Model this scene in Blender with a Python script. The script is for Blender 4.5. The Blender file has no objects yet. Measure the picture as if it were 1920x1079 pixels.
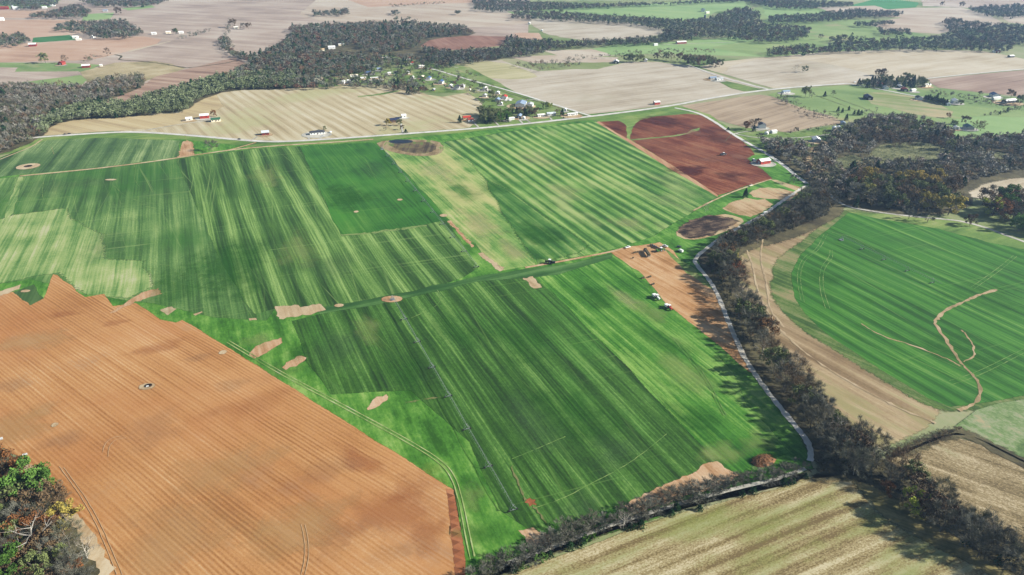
import bpy, bmesh, math, random
import numpy as np
from mathutils import Vector, Matrix
from mathutils.geometry import tessellate_polygon
R = math.radians
scene = bpy.context.scene
COL = scene.collection

# ---------------------------------------------------------------- camera, sky, sun, exposure
H = 280.0                      # height of the drone in metres
F = 1310.0                     # focal length in pixels of the 1920 wide photograph
PITCH = math.atan(695.0 / F)   # downward tilt
CX, CY = 960.0, 539.5
cam_d = bpy.data.cameras.new("camera")
cam = bpy.data.objects.new("camera", cam_d)
COL.objects.link(cam)
cam.location = (0, 0, H)
cam.rotation_euler = (math.pi / 2 - PITCH, 0, 0)
cam_d.sensor_width = 36.0
cam_d.lens = 36.0 * F / 1920.0
cam_d.clip_start = 1.0
cam_d.clip_end = 40000.0
scene.camera = cam

SUN_EL = R(28.0)
SUN_V = Vector((math.cos(SUN_EL) * 0.996, -math.cos(SUN_EL) * 0.085, math.sin(SUN_EL)))
world = bpy.data.worlds.new("World")
scene.world = world
world.use_nodes = True
wn = world.node_tree
bg = wn.nodes["Background"]
sky = wn.nodes.new("ShaderNodeTexSky")
sky.sky_type = 'NISHITA'
sky.sun_disc = False
sky.sun_elevation = SUN_EL
sky.sun_rotation = R(94.9)
sky.air_density = 1.0
sky.dust_density = 0.6
wn.links.new(sky.outputs[0], bg.inputs[0])
bg.inputs[1].default_value = 0.05
sun_d = bpy.data.lights.new("sun", 'SUN')
sun_d.energy = 5.0
sun_d.angle = R(0.5)
sun_d.color = (1.0, 0.945, 0.87)
sun = bpy.data.objects.new("sun", sun_d)
sun.rotation_euler = SUN_V.to_track_quat('Z', 'Y').to_euler()
sun.location = (300, 0, 900)
COL.objects.link(sun)
scene.view_settings.view_transform = 'Standard'
scene.view_settings.look = 'None'
scene.view_settings.exposure = 1.25
scene.view_settings.gamma = 1.0
scene.cycles.use_denoising = True
scene.cycles.max_bounces = 4
scene.cycles.diffuse_bounces = 2
scene.cycles.glossy_bounces = 1
scene.cycles.transmission_bounces = 1
scene.cycles.volume_bounces = 0
scene.cycles.use_adaptive_sampling = True
scene.cycles.adaptive_threshold = 0.01

# ---------------------------------------------------------------- helpers
SP, CP = math.sin(PITCH), math.cos(PITCH)
def W(px, py, z=0.0):
    """point of the terrain seen at a pixel of the photograph"""
    u = (px - CX) / F
    v = (py - CY) / F
    t = (H - z) / (SP + v * CP)
    return (t * u, t * (CP - v * SP))
def P(x, y, z=0.0):
    """pixel of a point; numpy friendly"""
    dz = z - H
    d = y * CP - dz * SP
    up = y * SP + dz * CP
    return CX + F * x / d, CY - F * up / d

K = (2.02, 2.02, 2.1)          # light on level ground relative to a white card
S = 0.7                        # the field patterns below were measured for a 400 m flight height
def C(s, a=1.0):
    s = s.lstrip('#')
    r8, g8, b8 = (int(s[i:i + 2], 16) for i in (0, 2, 4))
    kb = .76 if g8 > r8 + 14 and g8 > b8 + 14 else 1.0
    out = []
    for i in (0, 2, 4):
        c = int(s[i:i + 2], 16) / 255.0
        c = c / 12.92 if c <= 0.04045 else ((c + 0.055) / 1.055) ** 2.4
        out.append(min(0.85, c * (kb if i == 4 else 1) / K[(i // 2)]))
    return (out[0], out[1], out[2], a)

rng = np.random.default_rng(7)
def tag(o, label=None, cat=None, group=None, kind=None):
    if label: o["label"] = label
    if cat: o["category"] = cat
    if group: o["group"] = group
    if kind: o["kind"] = kind
    return o
def empty(name, loc, rz=0.0, sc=1.0):
    o = bpy.data.objects.new(name, None)
    o.empty_display_size = 1.0
    COL.objects.link(o)
    o.location = loc
    o.rotation_euler = (0, 0, rz)
    if not isinstance(sc, (tuple, list)): sc = (sc, sc, sc)
    o.scale = sc
    return o
def link(name, me, mat=None, parent=None):
    o = bpy.data.objects.new(name, me)
    COL.objects.link(o)
    if mat and len(me.materials) == 0: me.materials.append(mat)
    if parent: o.parent = parent
    return o
def copy_tree(root, loc, rz, sc=1.0):
    r = root.copy(); COL.objects.link(r)
    r.location = loc; r.rotation_euler = (0, 0, rz)
    if not isinstance(sc, (tuple, list)): sc = (sc, sc, sc)
    r.scale = sc
    for ch in root.children:
        c = ch.copy(); COL.objects.link(c); c.parent = r
        for g in ch.children:
            d = g.copy(); COL.objects.link(d); d.parent = c
    return r

class MB:
    """collects simple shapes into one mesh"""
    def __init__(s): s.v = []; s.f = []; s.m = []
    def add(s, vs, fs, mi=0):
        b = len(s.v); s.v += [tuple(p) for p in vs]
        for f in fs: s.f.append([b + i for i in f]); s.m.append(mi)
        return s
    def box(s, c, d, rz=0.0, mi=0):
        x, y, z = d[0] / 2, d[1] / 2, d[2] / 2
        cr, sr = math.cos(rz), math.sin(rz)
        vs = []
        for i, j, k in ((-1,-1,-1),(1,-1,-1),(1,1,-1),(-1,1,-1),(-1,-1,1),(1,-1,1),(1,1,1),(-1,1,1)):
            a, b = i * x, j * y
            vs.append((c[0] + a * cr - b * sr, c[1] + a * sr + b * cr, c[2] + k * z))
        return s.add(vs, [(3,2,1,0),(4,5,6,7),(0,1,5,4),(1,2,6,5),(2,3,7,6),(3,0,4,7)], mi)
    def tube(s, p0, p1, r0, r1=None, n=6, mi=0):
        r1 = r0 if r1 is None else r1
        p0, p1 = Vector(p0), Vector(p1)
        d = (p1 - p0)
        if d.length < 1e-6: return s
        d.normalize()
        a = d.orthogonal().normalized(); b = d.cross(a)
        vs = []
        for p, r in ((p0, r0), (p1, r1)):
            for i in range(n):
                t = 2 * math.pi * i / n
                vs.append(p + a * (r * math.cos(t)) + b * (r * math.sin(t)))
        fs = [(i, (i + 1) % n, n + (i + 1) % n, n + i) for i in range(n)]
        fs += [tuple(reversed(range(n))), tuple(range(n, 2 * n))]
        return s.add(vs, fs, mi)
    def prism(s, prof, y0, y1, mi=0):
        """profile of (x,z) points extruded along y"""
        n = len(prof)
        vs = [(x, y0, z) for x, z in prof] + [(x, y1, z) for x, z in prof]
        fs = [(i, n + i, n + (i + 1) % n, (i + 1) % n) for i in range(n)]
        fs += [tuple(range(n)), tuple(reversed(range(n, 2 * n)))]
        return s.add(vs, fs, mi)
    def mesh(s, name):
        me = bpy.data.meshes.new(name)
        me.from_pydata(s.v, [], s.f)
        if any(s.m): me.polygons.foreach_set("material_index", s.m)
        me.validate(); me.update()
        return me
    def build(s, name, mat=None, parent=None):
        return link(name, s.mesh(name), mat, parent)

# ---------------------------------------------------------------- materials
def new_mat(name):
    m = bpy.data.materials.new(name)
    m.use_nodes = True
    nt = m.node_tree
    bs = nt.nodes["Principled BSDF"]
    bs.inputs["Roughness"].default_value = 0.9
    bs.inputs["Specular IOR Level"].default_value = 0.15
    return m, nt, bs
def N(nt, t, **kw):
    n = nt.nodes.new(t)
    for k, v in kw.items(): setattr(n, k, v)
    return n
def M(nt, op, a, b=None, c=None, clamp=False):
    n = nt.nodes.new("ShaderNodeMath"); n.operation = op; n.use_clamp = clamp
    for i, x in enumerate((a, b, c)):
        if x is None: continue
        if isinstance(x, (int, float)): n.inputs[i].default_value = x
        else: nt.links.new(x, n.inputs[i])
    return n.outputs[0]
def ramp(nt, fac, stops, interp='LINEAR'):
    n = nt.nodes.new("ShaderNodeValToRGB")
    cr = n.color_ramp; cr.interpolation = interp
    while len(cr.elements) < len(stops): cr.elements.new(0.5)
    for e, (p, c) in zip(cr.elements, stops):
        e.position = p; e.color = c if not isinstance(c, str) else C(c)
    nt.links.new(fac, n.inputs[0])
    return n.outputs[0]
def noise(nt, vec, sx, sy, seed, detail=3.0, rough=0.55, dist=0.0):
    mp = N(nt, "ShaderNodeMapping")
    mp.inputs["Scale"].default_value = (sx, sy, 1)
    mp.inputs["Location"].default_value = (seed * 13.7, seed * 5.3, seed * 3.1)
    nt.links.new(vec, mp.inputs[0])
    n = N(nt, "ShaderNodeTexNoise")
    n.inputs["Scale"].default_value = 1.0
    n.inputs["Detail"].default_value = detail
    n.inputs["Roughness"].default_value = rough
    n.inputs["Distortion"].default_value = dist
    nt.links.new(mp.outputs[0], n.inputs["Vector"])
    return n.outputs[0]
def mixc(nt, fac, a, b):
    n = nt.nodes.new("ShaderNodeMix"); n.data_type = 'RGBA'
    if isinstance(fac, (int, float)): n.inputs[0].default_value = fac
    else: nt.links.new(fac, n.inputs[0])
    for i, x in ((6, a), (7, b)):
        if isinstance(x, str): x = C(x)
        if isinstance(x, tuple): n.inputs[i].default_value = x
        else: nt.links.new(x, n.inputs[i])
    return n.outputs[2]

_seed = [0]
def field_mat(name, cols, a=24.0, band=(18, 500, 2.2), streak=(3.2, 260, 1.2), patch=(130, 1.1), grain=(1.6, 0.5),
              wave=None, rows=None, over=None, over2=None, warp=0.22, cross=None, tyres=0.0):
    """cols: dark-to-light colours. a: heading of the drill rows, degrees left of straight ahead.
    band/streak: (across m, along m, strength); wave: (period m, strength); rows: (period m, strength);
    over: (colour, across m, along m, threshold, softness)"""
    _seed[0] += 1; sd = _seed[0]
    band = (band[0] * S, band[1] * S, band[2]); streak = (streak[0] * S, streak[1] * S, streak[2]); patch = (patch[0] * S, patch[1])
    grain = (grain[0] * S, grain[1])
    if wave: wave = (wave[0] * S, wave[1])
    if rows: rows = (rows[0] * S, rows[1])
    if over: over = (over[0], over[1] * S, over[2] * S) + tuple(over[3:])
    if over2: over2 = (over2[0], over2[1] * S, over2[2] * S) + tuple(over2[3:])
    m, nt, bs = new_mat(name)
    tc = N(nt, "ShaderNodeTexCoord").outputs["Object"]
    mp = N(nt, "ShaderNodeMapping"); mp.inputs["Rotation"].default_value = (0, 0, -R(a))
    nt.links.new(tc, mp.inputs[0]); vec = mp.outputs[0]
    wp = M(nt, 'MULTIPLY_ADD', noise(nt, tc, 1 / 110, 1 / 110, sd + 300, 2.0), 16.0 * warp, -8.0 * warp)
    cb = N(nt, "ShaderNodeCombineXYZ"); nt.links.new(wp, cb.inputs[0])
    va = N(nt, "ShaderNodeVectorMath"); nt.links.new(vec, va.inputs[0]); nt.links.new(cb.outputs[0], va.inputs[1]); vec = va.outputs[0]
    sep = N(nt, "ShaderNodeSeparateXYZ"); nt.links.new(vec, sep.inputs[0]); u = sep.outputs[0]
    f = None
    def acc(f, x, k):
        t = M(nt, 'MULTIPLY_ADD', x, k, -0.5 * k)
        return t if f is None else M(nt, 'ADD', f, t)
    f = acc(f, noise(nt, vec, 1 / band[0], 1 / band[1], sd, 2.0), band[2])
    f = acc(f, noise(nt, vec, 1 / streak[0], 1 / streak[1], sd + 40, 2.5, 0.6), streak[2])
    f = acc(f, noise(nt, vec, 1 / patch[0], 1 / patch[0], sd + 80, 5.0, 0.6), patch[1])
    f = acc(f, noise(nt, vec, 1 / grain[0], 1 / (grain[0] * 1.6), sd + 120, 2.0, 0.7), grain[1])
    if wave:
        ph = M(nt, 'MULTIPLY', noise(nt, vec, 1 / 90, 1 / 400, sd + 160, 1.0), 5.0)
        s = M(nt, 'SINE', M(nt, 'MULTIPLY_ADD', u, 2 * math.pi / wave[0], ph))
        s = M(nt, 'MULTIPLY', s, wave[1] * 0.5)
        am = M(nt, 'MULTIPLY', noise(nt, vec, 1 / 160, 1 / 160, sd + 170, 2.0), 2.0)
        f = M(nt, 'ADD', f, M(nt, 'MULTIPLY', s, am))
    if rows:
        s = M(nt, 'SINE', M(nt, 'MULTIPLY', u, 2 * math.pi / rows[0]))
        am = M(nt, 'MULTIPLY', noise(nt, vec, 1 / 12, 1 / 90, sd + 190, 2.0), rows[1])
        f = M(nt, 'ADD', f, M(nt, 'MULTIPLY', s, am))
    if cross:
        s = noise(nt, vec, 1 / cross[1], 1 / cross[0], sd + 210, 2.0)
        f = acc(f, s, cross[2])
    f = M(nt, 'ADD', f, 0.5, clamp=True)
    n = len(cols)
    col = ramp(nt, f, [(i / (n - 1), c) for i, c in enumerate(cols)])
    for k, ov in enumerate((over, over2)):
        if not ov: continue
        x = noise(nt, vec, 1 / ov[1], 1 / ov[2], sd + 230 + 17 * k, 4.0, 0.6)
        x = M(nt, 'ADD', x, M(nt, 'MULTIPLY', M(nt, 'SUBTRACT', f, 0.5), 0.12))
        x = M(nt, 'MULTIPLY', M(nt, 'SUBTRACT', x, ov[3] - ov[4] * .4), .5 / ov[4], clamp=True)
        if len(ov) > 5: x = M(nt, 'MULTIPLY', x, ov[5])
        col = mixc(nt, x, col, ov[0])
    if tyres:
        for q, (aa, wd) in enumerate(((9, 2.2), (-7, 2.8), (84, 2.6))):
            m2 = N(nt, "ShaderNodeMapping"); m2.inputs["Rotation"].default_value = (0, 0, -R(aa)); nt.links.new(vec, m2.inputs[0])
            x = noise(nt, m2.outputs[0], 1 / wd, 1 / 420, sd + 260 + q, 1.0)
            x = M(nt, 'MULTIPLY', M(nt, 'SUBTRACT', x, .655), 14.0, clamp=True)
            g_ = M(nt, 'MULTIPLY', M(nt, 'SUBTRACT', noise(nt, tc, 1 / 90, 1 / 90, sd + 280 + q, 2.0), .42), 5.0, clamp=True)
            col = mixc(nt, M(nt, 'MULTIPLY', M(nt, 'MULTIPLY', x, g_), tyres), col, C(cols[-1]) if isinstance(cols[-1], str) else cols[-1])
    nt.links.new(col, bs.inputs["Base Color"])
    return m

_soft = {}
def soft(m):
    """the same soil or grass thinning out over the sheet's rim"""
    if m.name in _soft: return _soft[m.name]
    c = m.copy(); c.name = m.name + "_soft"; nt = c.node_tree
    bs = nt.nodes["Principled BSDF"]
    at = N(nt, "ShaderNodeAttribute", attribute_name="edge").outputs["Fac"]
    tc = N(nt, "ShaderNodeTexCoord").outputs["Object"]
    n = noise(nt, tc, 1 / 2.6, 1 / 2.6, 9, 4.0, .65)
    a = M(nt, 'ADD', M(nt, 'MULTIPLY_ADD', at, 3.0, -1.0), M(nt, 'MULTIPLY_ADD', n, 3.4, -1.7), clamp=True)
    nt.links.new(a, bs.inputs["Alpha"])
    _soft[m.name] = c
    return c

def blob(name, px, py, rx, ry, mat, strength=.7, rot=0.0, seed=0):
    """a stain of other soil or thinner grass with no clear rim; radii in metres"""
    key = mat.name + "_stain%d" % int(strength * 100)
    if key not in _soft:
        c = mat.copy(); c.name = key; nt = c.node_tree; bs = nt.nodes["Principled BSDF"]
        at = N(nt, "ShaderNodeAttribute", attribute_name="edge").outputs["Fac"]
        tc = N(nt, "ShaderNodeTexCoord").outputs["Object"]
        n = noise(nt, tc, 1 / 16, 1 / 16, 5, 5.0, .65)
        a = M(nt, 'MULTIPLY', M(nt, 'ADD', M(nt, 'MULTIPLY', at, 1.5), M(nt, 'MULTIPLY_ADD', n, 2.6, -1.5), clamp=True), strength)
        a = M(nt, 'MULTIPLY', a, M(nt, 'MULTIPLY', at, 3.0, clamp=True))
        nt.links.new(a, bs.inputs["Alpha"]); _soft[key] = c
    x, y = W(px, py); z = nextz(); n = 28; cr, sr = math.cos(rot), math.sin(rot)
    v = [(x, y, z)]; e = [1.0]; fs = []
    for j in (1, 2, 3):
        for i in range(n):
            t = 2 * math.pi * i / n; q = j / 3 * (1 + .14 * math.sin(3 * t + seed) + .1 * math.sin(5 * t + 2 * seed))
            a, b = rx * q * math.cos(t), ry * q * math.sin(t)
            v.append((x + a * cr - b * sr, y + a * sr + b * cr, z)); e.append(1 - j / 3)
    for i in range(n): fs.append((0, 1 + i, 1 + (i + 1) % n))
    for j in (0, 1):
        for i in range(n):
            a, b = 1 + j * n + i, 1 + j * n + (i + 1) % n
            fs.append((a, a + n, b + n, b))
    me = bpy.data.meshes.new(name); me.from_pydata(v, [], fs)
    at = me.attributes.new("edge", 'FLOAT', 'POINT'); at.data.foreach_set("value", e)
    o = link(name, me, _soft[key]); o["kind"] = "structure"
    return o

def plain_mat(name, c, var=0.12, scale=0.5, rough=0.6, metal=0.0, spec=0.3):
    m, nt, bs = new_mat(name)
    tc = N(nt, "ShaderNodeTexCoord").outputs["Object"]
    n = noise(nt, tc, scale, scale, len(name), 3.0)
    c = tuple(min(.82, x * 1.75) for x in C(c)[:3]) if isinstance(c, str) else c
    d = tuple(x * (1 - var) for x in c[:3]) + (1,)
    l = tuple(min(0.9, x * (1 + var)) for x in c[:3]) + (1,)
    nt.links.new(ramp(nt, n, [(0.3, d), (0.7, l)]), bs.inputs["Base Color"])
    bs.inputs["Roughness"].default_value = rough
    bs.inputs["Metallic"].default_value = metal
    bs.inputs["Specular IOR Level"].default_value = spec
    return m

# ---------------------------------------------------------------- ground sheets
LEVEL = [0, 0.0, 0.006]        # count, height, step: 6 mm for the far sheets, 1.5 mm near the camera
def nextz():
    LEVEL[0] += 1; LEVEL[1] += LEVEL[2]
    return LEVEL[1]
def jitter_line(pts, closed, amp, step):
    out = []
    n = len(pts)
    for i in range(n if closed else n - 1):
        a = Vector(pts[i]); b = Vector(pts[(i + 1) % n])
        k = max(1, min(40, int((b - a).length / step)))
        nrm = (b - a).orthogonal().normalized() if (b - a).length > 0 else Vector((0, 0))
        for j in range(k):
            t = j / k
            off = 0 if j == 0 else float(rng.normal()) * amp
            out.append(a.lerp(b, t) + nrm * off)
    if not closed: out.append(Vector(pts[-1]))
    return out
def smooth(pts, closed=False, it=2):
    for _ in range(it):
        o = []
        n = len(pts)
        if not closed: o.append(pts[0])
        for i in range(n if closed else n - 1):
            a, b = pts[i], pts[(i + 1) % n]
            o.append((a[0] * .75 + b[0] * .25, a[1] * .75 + b[1] * .25))
            o.append((a[0] * .25 + b[0] * .75, a[1] * .25 + b[1] * .75))
        if not closed: o.append(pts[-1])
        pts = o
    return pts
def sheet(name, px, mat, amp=0.5, step=9.0, sm=0, world=False, fade=None):
    if sm: px = smooth(px, True, sm)
    if not world: amp, step = amp * S, step * S
    pts = px if world else [W(*p) for p in px]
    ln = jitter_line([tuple(p) for p in pts], True, amp, step)
    v3 = [Vector((p[0], p[1], 0)) for p in ln]
    if fade is None: fade = 2.2 * S
    ring = None
    if fade:
        n = len(v3); ar = sum(v3[i].x * v3[(i + 1) % n].y - v3[(i + 1) % n].x * v3[i].y for i in range(n))
        if ar < 0: v3.reverse()
        outer, inner = [], []
        for i in range(n):
            a, b, c = v3[i - 1], v3[i], v3[(i + 1) % n]
            d1 = (b - a).normalized() if (b - a).length else Vector((1, 0, 0)); d2 = (c - b).normalized() if (c - b).length else d1
            nr = Vector((d1.y + d2.y, -d1.x - d2.x, 0))
            nr = nr.normalized() if nr.length > .3 else Vector((d1.y, -d1.x, 0))
            outer.append(b + nr * fade * .5); inner.append(b - nr * fade * .5)
        v3 = inner; ring = outer
    tris = tessellate_polygon([v3])
    z = nextz()
    me = bpy.data.meshes.new(name)
    # every triangle faces up
    fs = []
    for t in tris:
        a, b, c = (v3[i] for i in t)
        fs.append(t if (b - a).cross(c - a).z > 0 else (t[0], t[2], t[1]))
    n = len(v3); allv = [(p.x, p.y, z) for p in v3]
    if ring:
        allv += [(p.x, p.y, z) for p in ring]
        for i in range(n):
            j = (i + 1) % n
            fs.append((i, n + i, n + j)); fs.append((i, n + j, j))
        mat = soft(mat)
    me.from_pydata(allv, [], fs)
    if ring:
        at = me.attributes.new("edge", 'FLOAT', 'POINT'); at.data.foreach_set("value", [1.0] * n + [0.0] * n)
    o = link(name, me, mat)
    o["kind"] = "structure"
    return o
def ribbon_geo(pts, w, z, amp=0.0, wj=0.0):
    n = len(pts); vs = []
    P2 = [Vector((p[0], p[1])) for p in pts]
    for i in range(n):
        d = P2[min(i + 1, n - 1)] - P2[max(i - 1, 0)]
        if d.length < 1e-6: d = Vector((1, 0))
        d.normalize(); nr = Vector((-d.y, d.x))
        ww = w * 0.5 * (1 + wj * float(rng.normal()))
        q = P2[i] + nr * (amp * float(rng.normal()))
        vs.append((q.x - nr.x * ww, q.y - nr.y * ww, z)); vs.append((q.x + nr.x * ww, q.y + nr.y * ww, z))
    fs = [(2 * i, 2 * i + 2, 2 * i + 3, 2 * i + 1) for i in range(n - 1)]
    fs = [tuple(reversed(f)) for f in fs]
    return vs, fs
def resample(pts, step):
    o = [pts[0]]
    for a, b in zip(pts[:-1], pts[1:]):
        L = math.hypot(b[0] - a[0], b[1] - a[1]); k = max(1, int(L / step))
        for j in range(1, k + 1):
            o.append((a[0] + (b[0] - a[0]) * j / k, a[1] + (b[1] - a[1]) * j / k))
    return o
def ribbon(name, lines, w, mat, step=6.0, amp=0.1, wj=0.06, sm=2):
    """lines: one or several pixel polylines drawn as strips w metres wide"""
    if isinstance(lines[0][0], (int, float)): lines = [lines]
    mb = MB(); z = nextz(); w, step, amp = w * S, step * S, amp * S
    for ln in lines:
        pts = [W(*p) for p in ln]
        if sm: pts = smooth(pts, False, sm)
        pts = resample(pts, step)
        v, f = ribbon_geo(pts, w, z, amp, wj)
        mb.add(v, f)
    o = mb.build(name, mat)
    o["kind"] = "structure"
    # faces up
    bm = bmesh.new(); bm.from_mesh(o.data)
    for fc in bm.faces:
        if fc.normal.z < 0: fc.normal_flip()
    bm.to_mesh(o.data); bm.free()
    return o
# ================================================================ GROUND
GA = 24.0                                             # heading of the farm grid
base_m = field_mat("open_country", ['#6e8557', '#93a273', '#a9b083', '#bdb793', '#c8bd9d'], GA, band=(120, 900, .6),
                   streak=(14, 200, .3), patch=(420, 1.8), grain=(6, .4), over=('#64874b', 500, 500, .56, .05))
gm = bpy.data.meshes.new("ground")
gm.from_pydata([(-9000, -800, 0), (9000, -800, 0), (14000, 30000, 0), (-14000, 30000, 0)], [], [(0, 1, 2, 3)])
g = link("ground", gm, base_m); g["kind"] = "structure"

tan_far = field_mat("pale_stubble", ['#b9a48e', '#ccb8a2', '#d6c6b2', '#ded1be', '#e6dccb'], 60, band=(70, 700, 1.2), streak=(9, 300, .9), patch=(260, 1.5), grain=(5, .3))
lilac = field_mat("lilac_stubble", ['#a8978a', '#bda99a', '#cbb8a8', '#d5c5b5', '#e0d3c4'], 70, band=(50, 500, 1.2), streak=(7, 240, 1.1), patch=(220, 1.6), grain=(5, .3))
pink_soil = field_mat("pinkish_bare_soil", ['#bf9c84', '#cfab91', '#d9b79d', '#e0c2aa', '#e8d0ba'], 75, band=(60, 600, 1.1), streak=(8, 300, .8), patch=(200, 1.4), grain=(5, .25))
plowed = field_mat("plowed_soil", ['#8f7262', '#a98a77', '#bb9c88', '#c6a993', '#d2b9a2'], 70, band=(22, 500, 1.9), streak=(6, 260, 1.2), patch=(160, 1.0), grain=(4, .3))
golden = field_mat("golden_stubble", ['#b5a480', '#c8b892', '#d6c8a4', '#dfd3b2', '#e9dfc4'], 34, band=(14, 300, .9), streak=(4, 200, 1.2), patch=(160, 1.1), grain=(3, .6), wave=(24, .42), over=('#c3c48d', 300, 200, .57, .06, .6))
oat = field_mat("oat_stubble", ['#b6a892', '#c8bba5', '#d5cab6', '#dfd5c3', '#e8e0d1'], -62, band=(34, 300, 1.1), streak=(6, 160, 1.3), patch=(200, 1.6), grain=(3, .7), over=('#b2a98b', 200, 260, .57, .06, .5))
straw = field_mat("straw_stubble", ['#b9a88c', '#ccbda0', '#d9ccb2', '#e2d6bf', '#eae0cd'], -62, band=(40, 320, 1.0), streak=(6, 160, 1.1), patch=(220, 1.5), grain=(3, .6))
brown_far = field_mat("rusty_plowed_soil", ['#7d5647', '#956c5a', '#a67c69', '#b28a77', '#bf9b88'], 20, band=(20, 300, 1.0), streak=(7, 120, 1.0), patch=(90, 1.0), grain=(4, .3))
pasture = field_mat("far_pasture", ['#6f8f5d', '#85a270', '#96b07d', '#a3b988', '#b3c398'], 60, band=(90, 400, .9), streak=(16, 120, .4), patch=(180, 1.5), grain=(6, .3), over=('#c0b48c', 160, 160, .6, .05, .6))
hill_green = field_mat("hill_pasture", ['#7da271', '#93b683', '#a0c08e', '#abc697', '#bacfa5'], 60, band=(90, 400, 1.0), streak=(16, 120, .4), patch=(200, 1.3), grain=(6, .3))
bright_g = field_mat("bright_winter_wheat", ['#3f8d55', '#4b9a60', '#56a56a'], 60)
deep_g = field_mat("deep_winter_wheat", ['#3d7d4d', '#4a8a58', '#569462'], 60)
homest = field_mat("homestead_grass", ['#4f6f3a', '#6c8b4e', '#86a062', '#a0ad73', '#bcb486'], GA, band=(50, 200, 1.0), streak=(9, 80, .6), patch=(70, 1.9), grain=(4, .4))
verge = field_mat("verge_grass", ['#4c6f36', '#648a48', '#7fa05a', '#9cb070', '#b9ba88'], -60, band=(30, 200, 1.0), streak=(6, 80, .7), patch=(80, 1.5), grain=(3, .4))
rough_tan = field_mat("rough_dry_grass", ['#8f8a60', '#aaa077', '#c2b28a', '#d0c19a', '#dccfae'], 50, band=(60, 120, .8), streak=(12, 40, .6), patch=(90, 1.9), grain=(4, .5))
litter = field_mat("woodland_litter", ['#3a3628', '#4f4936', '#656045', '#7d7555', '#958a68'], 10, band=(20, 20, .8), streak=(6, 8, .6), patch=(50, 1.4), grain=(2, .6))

# ---- far left
sheet("far_field", [(-900, -95), (1000, -95), (990, 70), (500, 112), (460, 125), (400, 160), (260, 200), (-900, 200)], lilac, 2, 60)
sheet("far_field", [(-900, -70), (60, -60), (115, 0), (95, 14), (0, 17), (-500, 17)], hill_green, 3, 60)
sheet("far_field", [(-500, 19), (145, 20), (155, 27), (60, 34), (-500, 36)], pink_soil, 2, 40)
sheet("far_field", [(-500, 40), (100, 37), (165, 40), (175, 60), (60, 74), (-500, 82)], pink_soil, 2, 40)
sheet("pasture", [(160, 27), (215, 24), (207, 36), (152, 40)], hill_green, 2, 30)
sheet("pasture", [(228, 16), (285, 10), (292, 14), (240, 20)], hill_green, 2, 30)
sheet("far_field", [(62, 71), (130, 66), (142, 75), (60, 81)], deep_g, 1, 40)
sheet("far_field", [(-500, 86), (60, 81), (150, 76), (255, 66), (320, 77), (215, 103), (150, 117), (-500, 119)], pink_soil, 2, 40, 1)
sheet("far_field", [(215, 103), (320, 77), (400, 55), (428, 52), (445, 100), (465, 112), (350, 128), (225, 114)], lilac, 2, 40)
sheet("pasture", [(-500, 118), (120, 118), (190, 122), (172, 130), (150, 135), (25, 139), (-500, 139)], pasture, 2, 30)
sheet("far_field", [(-500, 138), (148, 134), (150, 142), (40, 155), (-500, 157)], lilac, 2, 30)
sheet("far_field", [(-500, 127), (34, 127), (25, 138), (-500, 139)], lilac, 2, 30)
sheet("pasture", [(40, 155), (150, 141), (164, 150), (150, 162), (60, 163)], pasture, 2, 30)
sheet("dry_meadow", [(150, 135), (215, 118), (290, 115), (350, 128), (330, 136), (280, 150), (240, 165), (162, 155)], rough_tan, 3, 30)
sheet("tilled_field", [(350, 130), (440, 108), (475, 125), (430, 150), (350, 175), (250, 200), (150, 205), (200, 185), (262, 165), (290, 145)], plowed, 2, 30)
sheet("dirt_track", [(240, 96), (320, 77), (321, 78), (242, 98)], straw, 0, 300)
# ---- far centre
sheet("far_field", [(560, 28), (640, -40), (900, -40), (1010, 40), (960, 48), (870, 52), (700, 42), (600, 40)], tan_far, 3, 60)
sheet("far_field", [(640, -5), (900, -30), (930, 5), (800, 8), (690, 14)], pink_soil, 3, 60)
sheet("tilled_field", [(786, 86), (815, 71), (880, 67), (955, 69), (945, 86), (870, 93), (800, 96)], brown_far, 3, 30)
sheet("far_field", [(985, 34), (1100, 37), (1180, 42), (1245, 55), (1240, 66), (1170, 74), (1100, 77), (1030, 66), (1000, 50)], oat, 3, 30)
sheet("far_field", [(962, 62), (1010, 62), (1018, 74), (980, 76)], pink_soil, 3, 30)
sheet("far_field", [(1018, 95), (1110, 93), (1180, 103), (1060, 109)], tan_far, 2, 30)
sheet("far_field", [(955, 108), (1030, 104), (1160, 108), (1150, 117), (1000, 119)], tan_far, 2, 30)
sheet("stubble_field", [(800, 136), (815, 127), (860, 117), (940, 113), (960, 121), (1010, 134), (1080, 130), (1120, 130), (1180, 116), (1230, 116), (1300, 125), (1430, 165), (1380, 177), (1110, 217), (970, 175), (860, 140)], oat, 1.5, 40)
sheet("stubble_field", [(812, 130), (860, 118), (935, 114), (1000, 137), (1010, 147), (940, 150), (860, 139)], field_mat("yellowgreen_stubble", ['#b5b281', '#c3be8f', '#cfc89c', '#d8d0a8'], -62, patch=(160, 2)), 4, 30, 1)
sheet("pasture", [(950, 22), (1100, 15), (1130, 15), (1300, 1), (1390, 0), (1410, 14), (1345, 22), (1300, 42), (1200, 34), (1100, 26), (960, 26)], hill_green, 3, 40)
sheet("pasture", [(1110, 92), (1160, 84), (1300, 76), (1380, 70), (1500, 82), (1470, 108), (1300, 103), (1240, 101), (1145, 104)], hill_green, 3, 40)
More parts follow.
